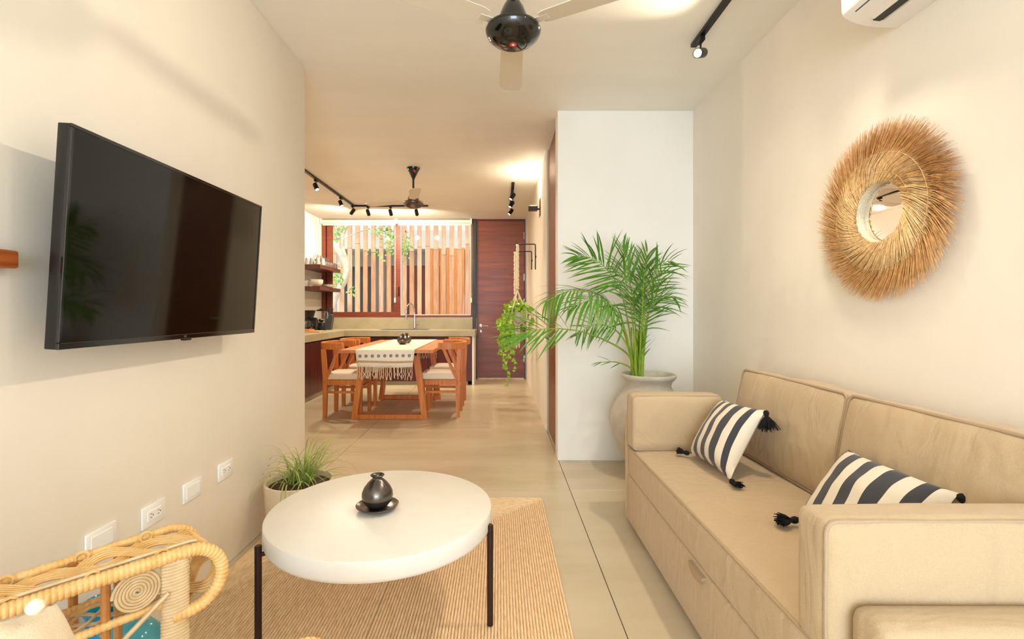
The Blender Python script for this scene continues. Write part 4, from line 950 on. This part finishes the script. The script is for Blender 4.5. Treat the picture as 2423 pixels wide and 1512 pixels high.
# chairs: local +x is the front
def make_chair():
    t = thing('dining_chair', 'x', 'chair', (0, 0, 0))
    for y in (-.178, .178):
        bm = B(); beam(bm, (.192, y, 0), (.192, y, .40), .034, .036, w2=.044, d2=.044); obj('leg', bm, chair_w, t)
        bm = B(); beam(bm, (-.192, y, 0), (-.185, y, .42), .036, .038, w2=.048, d2=.046); beam(bm, (-.185, y, .42), (-.205, y*1.06, .742), .048, .046, w2=.042, d2=.038); obj('leg', bm, chair_w, t)
        bm = B(); box(bm, -.17, .17, y-.012, y+.012, .352, .408, .002, 1); obj('apron', bm, chair_w, t)
        bm = B(); box(bm, -.17, .175, y-.011, y+.011, .262, .288, .002, 1); obj('stretcher', bm, chair_w, t)
        bm = B(); beam(bm, (-.168, y, .43), (-.035, y*1.15, .745), .030, .028, up=Vector((0, 1, 0))); obj('brace', bm, chair_w, t)
        bm = B()
        for z in (.367, .392): 
            for xx in (-.185, .192): lathe(bm, [(0, 0), (.005, 0), (.005, .0014), (0, .0014)], seg=8, M=Matrix.Translation((xx, y+(.023 if y > 0 else -.023), z)) @ Matrix.Rotation(R(-90 if y > 0 else 90), 4, 'X'))
        obj('dowel', bm, cabinet_w, t, kind='stuff')
    bm = B(); box(bm, -.192, -.172, -.16, .16, .352, .408, .002, 1); obj('apron', bm, chair_w, t)
    bm = B(); box(bm, .178, .20, -.16, .16, .352, .408, .002, 1); obj('apron', bm, chair_w, t)
    bm = B(); box(bm, -.20, -.18, -.16, .16, .318, .342, .002, 1); obj('stretcher', bm, chair_w, t)
    bm = B(); box(bm, .18, .20, -.16, .16, .312, .336, .002, 1); obj('stretcher', bm, chair_w, t)
    bm = B(); soft_box(bm, (.198, .188, .036), (.012, 0, .446), .018, (.004, .004, .008), 6); obj('seat', bm, cream_cloth, t)
    pts = cat_rom([(.020, -.232, 0), (-.10, -.232, 0), (-.19, -.200, 0), (-.243, -.11, 0), (-.258, 0, 0), (-.243, .11, 0), (-.19, .200, 0), (-.10, .232, 0), (.020, .232, 0)], 8)
    bm = B(); sweep(bm, [p+Vector((0, 0, .777)) for p in pts], [(-.014, -.036), (.016, -.036), (.020, .030), (.016, .036), (-.012, .036), (-.016, .030)]); obj('back_rail', bm, chair_w, t)
    return t
ch = make_chair(); G = 'wooden dining chairs around the table'
spots = [(-1.70, 5.41, 0, 'orange wooden dining chair by the cabinets, front one of that side'), (-1.70, 6.03, 0, 'orange wooden dining chair by the cabinets, rear one of that side'),
         (-.645, 5.43, math.pi, 'orange wooden dining chair on the passage side, front one of that side'), (-.645, 6.06, math.pi, 'orange wooden dining chair on the passage side, rear one of that side')]
for i, (x, y, a, lb) in enumerate(spots):
    c = ch if i == 0 else dup_tree(ch)
    place(c, (x, y, 0), a); tag(c, lb, 'chair', G)
# runner with printed flowers and fringe
ru = thing('table_runner', 'cream woven table runner with black flowers and knotted fringe on the dining table', 'table runner', (-1.185, 5.87, TZT))
RX0, RX1 = -1.49, -.88
bm = B(); uvl = bm.loops.layers.uv.new('UVMap'); rows = []
prof_ = [(TY0-.016, .575), (TY0-.014, .64), (TY0-.012, .70), (TY0-.010, .742), (TY0-.006, .752), (TY0+.002, .7535)]+[(TY0+(TY1-TY0)*i/20, .7535) for i in range(1, 20)]+[(TY1-.002, .7535), (TY1+.006, .752), (TY1+.010, .742), (TY1+.012, .66), (TY1+.014, .60)]
d = 0; ds = []
for i, (y, z) in enumerate(prof_):
    if i: d += math.hypot(y-prof_[i-1][0], z-prof_[i-1][1])
    ds.append(d)
NXr = 14
for i, (y, z) in enumerate(prof_):
    hang = max(0, .74-z); row = []
    for k in range(NXr+1):
        u = k/NXr; row.append(bm.verts.new((RX0+(RX1-RX0)*u-(u-.5)*hang*.22, y-(.010*math.sin(u*9)*hang*6 if y < 5.1 else -.008*math.sin(u*8)*hang*6), z+(.008*math.sin(u*6+1)*hang*4))))
    rows.append(row)
for i in range(len(rows)-1):
    for k in range(NXr):
        f = bm.faces.new((rows[i][k], rows[i][k+1], rows[i+1][k+1], rows[i+1][k]))
        for lo, (a, b) in zip(f.loops, ((k, i), (k+1, i), (k+1, i+1), (k, i+1))): lo[uvl].uv = (a/NXr, (ds[b]-.22)/1.45 if .20 < ds[b] < 1.97 else .97)
o = obj('cloth', bm, runner_m, ru, smooth=80, nrm=False)
md = o.modifiers.new('thickness', 'SOLIDIFY'); md.thickness = .002; md.offset = 1
for k in range(9):                                                              # black flowers on the hanging end
    u = (k+.62)/9.3; cx = RX0+(RX1-RX0)*u-(u-.5)*.02; cz = .688+.006*u; bm = B(); yy = TY0-.020-.010*math.sin(u*9)*.30
    for j in range(8):
        a = j*math.pi/4; bm.faces.new([bm.verts.new((cx+r_*math.cos(a+da), yy, cz+r_*math.sin(a+da))) for r_, da in ((.003, 0), (.011, -.30), (.0165, -.22), (.0165, .22), (.011, .30))])
    obj('flower_motif', bm, flower_m, ru, smooth=0, kind='stuff')
bm = B(); v = [[bm.verts.new((RX0+(RX1-RX0)*u-(u-.5)*.028, TY0-.0205-.010*math.sin(u*9)*.5, z+.004*math.sin(u*6+1))) for u in [i/12 for i in range(13)]] for z in (.618, .640)]
for i in range(12): bm.faces.new((v[0][i], v[0][i+1], v[1][i+1], v[1][i]))
obj('woven_band', bm, mat('brown_weave', (206, 184, 150), .95, rgb2=(168, 140, 104), vscale=120), ru, nrm=False)
rr = random.Random(4); bm = B()
for k in range(30):
    u = (k+.3+rr.uniform(0, .4))/30; x = RX0+(RX1-RX0)*u-(u-.5)*.035; e = rr.uniform(-.012, .012); zb = .452+rr.uniform(-.012, .015)
    tube(bm, cat_rom([(x, TY0-.017, .585), (x+e*.5, TY0-.019, .53), (x-e*.4+rr.uniform(-.01, .01), TY0-.018, .50), (x+e, TY0-.017, zb+.02), (x+e, TY0-.017, zb)], 3), [.0032+.0012*(i % 2) for i in range(12)]+[.006], 5)
    x = RX0+(RX1-RX0)*u; tube(bm, [(x, TY1+.013, .61), (x+e, TY1+.014, .55), (x-e, TY1+.014, .49)], .004, 5)
obj('fringe', bm, rope_m, ru, kind='stuff')
for px, y, lb, s in ((953, 5.75, 'burnished black clay vase on the dining table, front one of the pair', 1.0), (962, 5.98, 'burnished black clay vase on the dining table, half behind its twin', .95)):
    q = P(px, 800, y); v = thing('clay_vase', lb, 'vase', (q.x, y, .7575), group='black clay vases'); bm = vase_bm(.128*s, .066*s); obj('vase_body', bm, clay, v, world=False)
# worktop
wt = thing('concrete_worktop', 'L shaped grey concrete kitchen worktop with splashback under the window', 'worktop', (-1.7, 7.8, .76))
KX, KY, ZW0, ZW1 = -2.41, 7.48, .76, .85
bm = B()
for a in ((XK+.002, KX, 4.1, KY), (XK+.002, -1.93, KY, 8.135), (-1.15, -.385, KY, 8.135), (-1.93, -1.15, KY, 7.66), (-1.93, -1.15, 8.01, 8.135)): box(bm, *a, ZW0, ZW1)
obj('top', bm, concrete, wt)
bm = B(); box(bm, XK+.002, -.392, 8.136, YB-.002, ZW0, 1.036, .002, 1); obj('splashback', bm, concrete, wt)
bm = B(); box(bm, -.432, -.405, 7.50, 8.17, 0, ZW0-.001, .002, 1); obj('end_panel', bm, plaster_w, wt)
bm = B(); box(bm, XK+.002, KX-.06, 4.1, 8.13, 0, .058); box(bm, KX-.06, -.50, KY+.06, 8.13, 0, .058); obj('plinth', bm, concrete, wt)
sk = thing('kitchen_sink', 'steel basin set into the concrete worktop below the window', 'sink', (-1.54, 7.84, .70))
bm = B()
for a in ((-1.929, -1.151, 7.661, 8.009, .69, .694), (-1.929, -1.925, 7.661, 8.009, .694, .8525), (-1.155, -1.151, 7.661, 8.009, .694, .8525), (-1.925, -1.155, 7.661, 7.665, .694, .8525), (-1.925, -1.155, 8.005, 8.009, .694, .8525)): box(bm, *a)
obj('basin', bm, steel, sk)
fc = thing('kitchen_faucet', 'steel gooseneck kitchen faucet behind the sink', 'faucet', (-1.425, 8.07, .85))
fx, fy = -1.425, 8.07
bm = B(); lathe(bm, [(0, .85), (.028, .85), (.028, .858), (.022, .862), (.022, .95), (.014, .96), (0, .96)], (fx, fy, 0), 20); obj('body', bm, chrome, fc)
bm = B(); tube(bm, cat_rom([(fx, fy, .95), (fx, fy, 1.12), (fx-.004, fy-.01, 1.20), (fx-.035, fy-.04, 1.262), (fx-.075, fy-.08, 1.268), (fx-.108, fy-.11, 1.21), (fx-.118, fy-.12, 1.10)], 8), .0105, 12); obj('spout', bm, chrome, fc)
bm = B(); tube(bm, [(fx-.118, fy-.12, 1.12), (fx-.118, fy-.12, 1.01)], .016, 14); obj('spray_head', bm, steel, fc)
bm = B(); tube(bm, [(fx, fy, 1.085), (fx-.118, fy-.12, 1.085)], .006, 8); obj('holder_arm', bm, chrome, fc)
bm = B(); tube(bm, [(fx+.02, fy, .915), (fx+.06, fy, .915), (fx+.068, fy, .925), (fx+.072, fy, .99)], .008, 10); obj('lever', bm, chrome, fc)
# base cabinets
def cabinet(x0, x1, y0, y1, label, front, ndoor, grp):
    t = thing('base_cabinet', label, 'cabinet', ((x0+x1)/2, (y0+y1)/2, .06), group=grp)
    bm = B()
    if front == 'x':
        box(bm, x0, x1-.022, y0+.001, y1-.001, .06, ZW0-.002); obj('carcass', bm, cabinet_w, t)
        for i in range(ndoor):
            a, b = y0+(y1-y0)*i/ndoor, y0+(y1-y0)*(i+1)/ndoor; bm = B(); box(bm, x1-.0215, x1, a+.002, b-.002, .065, ZW0-.022, .0015, 1); obj('door', bm, cabinet_w, t)
    else:
        box(bm, x0+.001, x1-.001, y0+.022, y1, .06, ZW0-.002); obj('carcass', bm, cabinet_w, t)
        for i in range(ndoor):
            a, b = x0+(x1-x0)*i/ndoor, x0+(x1-x0)*(i+1)/ndoor; bm = B(); box(bm, a+.002, b-.002, y0, y0+.0215, .065, ZW0-.022, .0015, 1); obj('door', bm, cabinet_w, t)
GL = 'dark red base cabinets under the concrete worktop'
cabinet(XK+.002, KX-.022, 5.40, 6.19, 'dark red wooden base cabinet nearest the living room wall end', 'x', 2, GL)
cabinet(XK+.002, KX-.022, 6.19, 6.98, 'dark red wooden base cabinet behind the front dining chair', 'x', 3, GL)
cabinet(XK+.002, KX-.022, 6.98, 7.45, 'dark red wooden base cabinet in the corner of the worktop', 'x', 2, GL)
cabinet(KX-.02, -1.77, 7.51, 7.655, 'dark red wooden base cabinet under the window beside the worktop corner', 'y', 1, GL)
cabinet(-1.77, -1.12, 7.51, 7.655, 'dark red wooden base cabinet front below the sink', 'y', 1, GL)
cabinet(-1.12, -.436, 7.51, 8.13, 'dark red wooden base cabinet beside the entrance door', 'y', 1, GL)
# wall shelves
for z, lb in ((1.792, 'upper dark red wooden wall shelf holding the drinking glasses'), (1.465, 'lower dark red wooden wall shelf holding bowls and plates')):
    bm = B(); box(bm, XK+.001, -2.69, 7.23, 8.165, z, z+.058, .002, 1); tag(obj('wall_shelf', bm, cabinet_w, loc=(-2.85, 7.7, z)), lb, 'shelf', 'dark red wall shelves')
rr = random.Random(6); ORD = ['first', 'second', 'third', 'fourth', 'fifth', 'sixth', 'seventh']
def tumbler(x, y, z, h, r0, r1, label, m, grp, handle=False, src=[None]):
    t = thing('drinking_glass', label, 'glass', (x, y, z), group=grp)
    bm = B(); lathe(bm, [(r1, 0), (r0, h-.003), (r0-.003, h), (0, h), (0, h-.006), (r0-.003, h-.006), (r1-.003, .0)], (0, 0, 0), 18); obj('cup', bm, m, t, world=False)
    if handle:
        bm = B(); tube(bm, cat_rom([(r0*.95, 0, h*.85), (r0+.026, 0, h*.78), (r0+.028, 0, h*.4), (r1*.98, 0, h*.22)], 5), .0045, 7); obj('handle', bm, m, t, world=False)
    return t
frost = mat('frosted_glass', (226, 228, 224), .35, trans=.55)
for i, (px, y) in enumerate(((727, 7.33), (738, 7.36), (752, 7.33), (764, 7.42))):
    q = P(px, 620, y); tumbler(q.x, y, 1.8505, .105, .026, .036, 'frosted tumbler upside down on the upper shelf, %s from the living room wall end' % ORD[i], frost, 'frosted tumblers on the upper shelf')
for k in range(7):
    tumbler(-2.745, 7.52+.093*k, 1.8505, .085, .033, .034, 'clear glass mug upside down along the upper shelf edge, %s from the window' % ORD[6-k], glass, 'clear glass mugs on the upper shelf', True)
for k in range(5):
    x, y = -2.86, 7.52+.12*k; t = thing('stem_glass', 'clear stemmed glass standing behind the mugs on the upper shelf, %s from the window' % ORD[4-k], 'glass', (x, y, 1.8505), group='clear stemmed glasses on the upper shelf')
    bm = B(); lathe(bm, [(0, 0), (.034, 0), (.034, .003), (.005, .006), (.005, .075), (.028, .095), (.037, .13), (.033, .175), (.031, .175), (.034, .13), (.025, .099), (0, .085)], seg=18); obj('bowl', bm, glass, t, world=False)
def stack(n, x, y, z, step, prof, name, label, grp, m=ceramic):
    for k in range(n):
        pos = 'topmost of its stack' if k == n-1 else ('lowest of its stack' if k == 0 else ('second of its stack from the shelf' if k == 1 else 'third of its stack from the shelf'))
        bm = B(); lathe(bm, prof, seg=28); o = obj(name, bm, m, None); o.location = (x, y, z+k*step); tag(o, label+', '+pos, name.split('_')[-1], grp)
stack(3, -2.785, 7.36, 1.5235, .018, [(0, 0), (.04, 0), (.062, .012), (.085, .045), (.094, .068), (.091, .069), (.081, .047), (.058, .017), (0, .010)], 'serving_bowl', 'white ceramic bowl on the lower shelf', 'white bowls on the lower shelf')
stack(4, -2.735, 7.68, 1.5235, .0085, [(0, 0), (.06, 0), (.072, .003), (.108, .016), (.110, .019), (.105, .020), (.070, .008), (0, .006)], 'dinner_plate', 'white ceramic plate on the lower shelf', 'white plates on the lower shelf')
t = thing('mug', 'white ceramic mug at the front end of the lower shelf', 'mug', (-2.93, 7.33, 1.5235)); bm = B(); lathe(bm, [(0, 0), (.034, 0), (.036, .004), (.038, .09), (.035, .09), (.033, .008), (0, .007)], seg=24); obj('cup', bm, ceramic, t, world=False)
bm = B(); tube(bm, cat_rom([(.037, 0, .075), (.06, 0, .07), (.06, 0, .03), (.036, 0, .02)], 5), .005, 7); obj('handle', bm, ceramic, t, world=False)
# counter appliances
def at(name, label, cat, x, y, z=.8505, **k): return thing(name, label, cat, (x, y, z), **k)
t = at('coffee_maker', 'black drip coffee maker with glass carafe on the worktop', 'coffee maker', -2.85, 7.22)
bm = B(); box(bm, -.09, .09, -.10, .11, 0, .03, .01, 2); box(bm, -.085, .085, .04, .11, .03, .20, .008, 2); obj('body', bm, black_plastic, t, world=False)
bm = B(); lathe(bm, [(0, .185), (.045, .185), (.06, .20), (.088, .295), (.09, .31), (0, .312)], (0, .01, 0), 28); obj('filter_basket', bm, black_plastic, t, world=False)
bm = B(); lathe(bm, [(0, .031), (.055, .031), (.068, .06), (.066, .10), (.046, .14), (.044, .155), (.041, .155), (.043, .138), (.063, .10), (.064, .062), (0, .035)], (0, -.02, 0), 28); ca = obj('carafe', bm, glass, t, world=False)
bm = B(); tube(bm, cat_rom([(.046, -.03, .145), (.09, -.06, .14), (.095, -.065, .09), (.066, -.04, .07)], 5), .007, 8); obj('handle', bm, black_plastic, ca, world=False)
t = at('electric_kettle', 'black rounded kettle between the coffee maker and the blender', 'kettle', -2.93, 7.68)
bm = B(); lathe(bm, [(0, 0), (.075, 0), (.08, .01), (.086, .06), (.08, .12), (.062, .165), (.03, .178), (.012, .182), (.012, .196), (0, .198)], seg=30); obj('body', bm, black_plastic, t, world=False)
bm = B(); tube(bm, cat_rom([(.05, -.04, .165), (.10, -.06, .17), (.115, -.07, .11), (.078, -.04, .05)], 5), .010, 8); obj('handle', bm, black_gloss, t, world=False)
t = at('blender', 'kitchen blender with clear glass jar and black base on the worktop', 'blender', -2.77, 7.50)
bm = B(); lathe(bm, [(0, 0), (.07, 0), (.072, .02), (.055, .09), (.048, .12), (0, .12)], seg=28); obj('motor_base', bm, black_plastic, t, world=False)
bm = B(); lathe(bm, [(0, -.004), (.017, -.004), (.017, 0), (0, 0)], seg=18, M=Matrix.Translation((.0, -.0635, .055)) @ Matrix.Rotation(R(-110), 4, 'X')); obj('dial', bm, steel, t, world=False)
bm = B(); lathe(bm, [(.042, .125), (.05, .16), (.068, .30), (.065, .30), (.047, .16), (.0, .13)], seg=28); jr = obj('jar', bm, glass, t, world=False)
bm = B(); tube(bm, cat_rom([(.064, -.02, .285), (.105, -.03, .28), (.105, -.03, .2), (.055, -.02, .17)], 5), .007, 8); obj('handle', bm, glass, jr, world=False)
bm = B(); lathe(bm, [(0, .299), (.07, .299), (.07, .318), (.05, .322), (.028, .324), (.028, .336), (0, .338)], seg=28); obj('lid', bm, black_plastic, jr, world=False)
t = at('knife_block', 'black angled knife block with black handled knives by the window', 'knife block', -2.75, 7.78)
KM = Matrix.Rotation(R(6), 4, 'Y'); bm = B(); prism(bm, [(-.055, 0), (.04, 0), (.075, .235), (-.045, .255)], -.045, .045, Matrix(((1, 0, 0, 0), (0, 0, -1, 0), (0, 1, 0, 0), (0, 0, 0, 1)))); obj('block', bm, grey_plastic, t, world=False)
for i in range(5):
    x = -.03+.022*i; bm = B(); tube(bm, [(x, -.02+.02*(i % 2), .245), (x+.012, -.02+.02*(i % 2), .335+.012*(i % 3))], .0085, 8); kf = obj('knife', bm, black_gloss, t, world=False)
    bm = B(); tube(bm, [(x-.001, -.02+.02*(i % 2), .235), (x+.0, -.02+.02*(i % 2), .249)], .0075, 8); obj('ferrule', bm, chrome, kf, world=False)
for i, (x, y, a, dz, lb, dims) in enumerate(((-2.70, 6.93, .05, 0, 'pale wooden cutting board lying on the worktop under another board', (.15, .12)), (-2.80, 6.95, -.06, .0205, 'reddish wooden cutting board lying on top of the pale board', (.10, .09)))):
    bm = B(); box(bm, -dims[0], dims[0], -dims[1], dims[1], 0, .02, .005, 2); o = obj('cutting_board', bm, cut_board if i == 0 else chair_w, None); o.location = (x, y, .8505+dz); o.rotation_euler = (0, 0, a); tag(o, lb, 'cutting board', 'wooden cutting boards')
# roller blinds
for x0, x1, lb in ((XK+.008, -1.742, 'rolled up cream roller blind over the window pane beside the shelves'), (-1.736, -.470, 'rolled up cream roller blind over the window pane beside the dark post')):
    t = thing('roller_blind', lb, 'blind', ((x0+x1)/2, 8.12, 2.65), group='cream roller blinds')
    bm = B(); tube(bm, [(x0+.02, 8.13, 2.655), (x1-.02, 8.13, 2.655)], .030, 20); obj('fabric_roll', bm, blind_m, t)
    bm = B(); box(bm, x0+.02, x1-.02, 8.155, 8.162, 2.60, 2.66, .001, 1); box(bm, x0+.02, x1-.02, 8.151, 8.166, 2.592, 2.608, .003, 1); obj('hem_bar', bm, blind_m, t)
    for x in (x0, x1-.02): bm = B(); box(bm, x, x+.02, 8.09, 8.17, 2.615, CZ-.002, .003, 1); obj('bracket', bm, white_plastic, t)
    xc = x1-.012; bm = B()
    tube(bm, [(xc-.008, 8.085, 2.64), (xc-.008, 8.085, 1.36)], .0024, 6); tube(bm, [(xc+.008, 8.085, 2.64), (xc+.008, 8.085, 1.36)], .0024, 6); cc = obj('chain', bm, blind_m, t, kind='stuff')
    bm = B(); box(bm, xc-.014, xc+.014, 8.073, 8.097, 1.29, 1.37, .006, 2); obj('chain_weight', bm, white_plastic, cc)
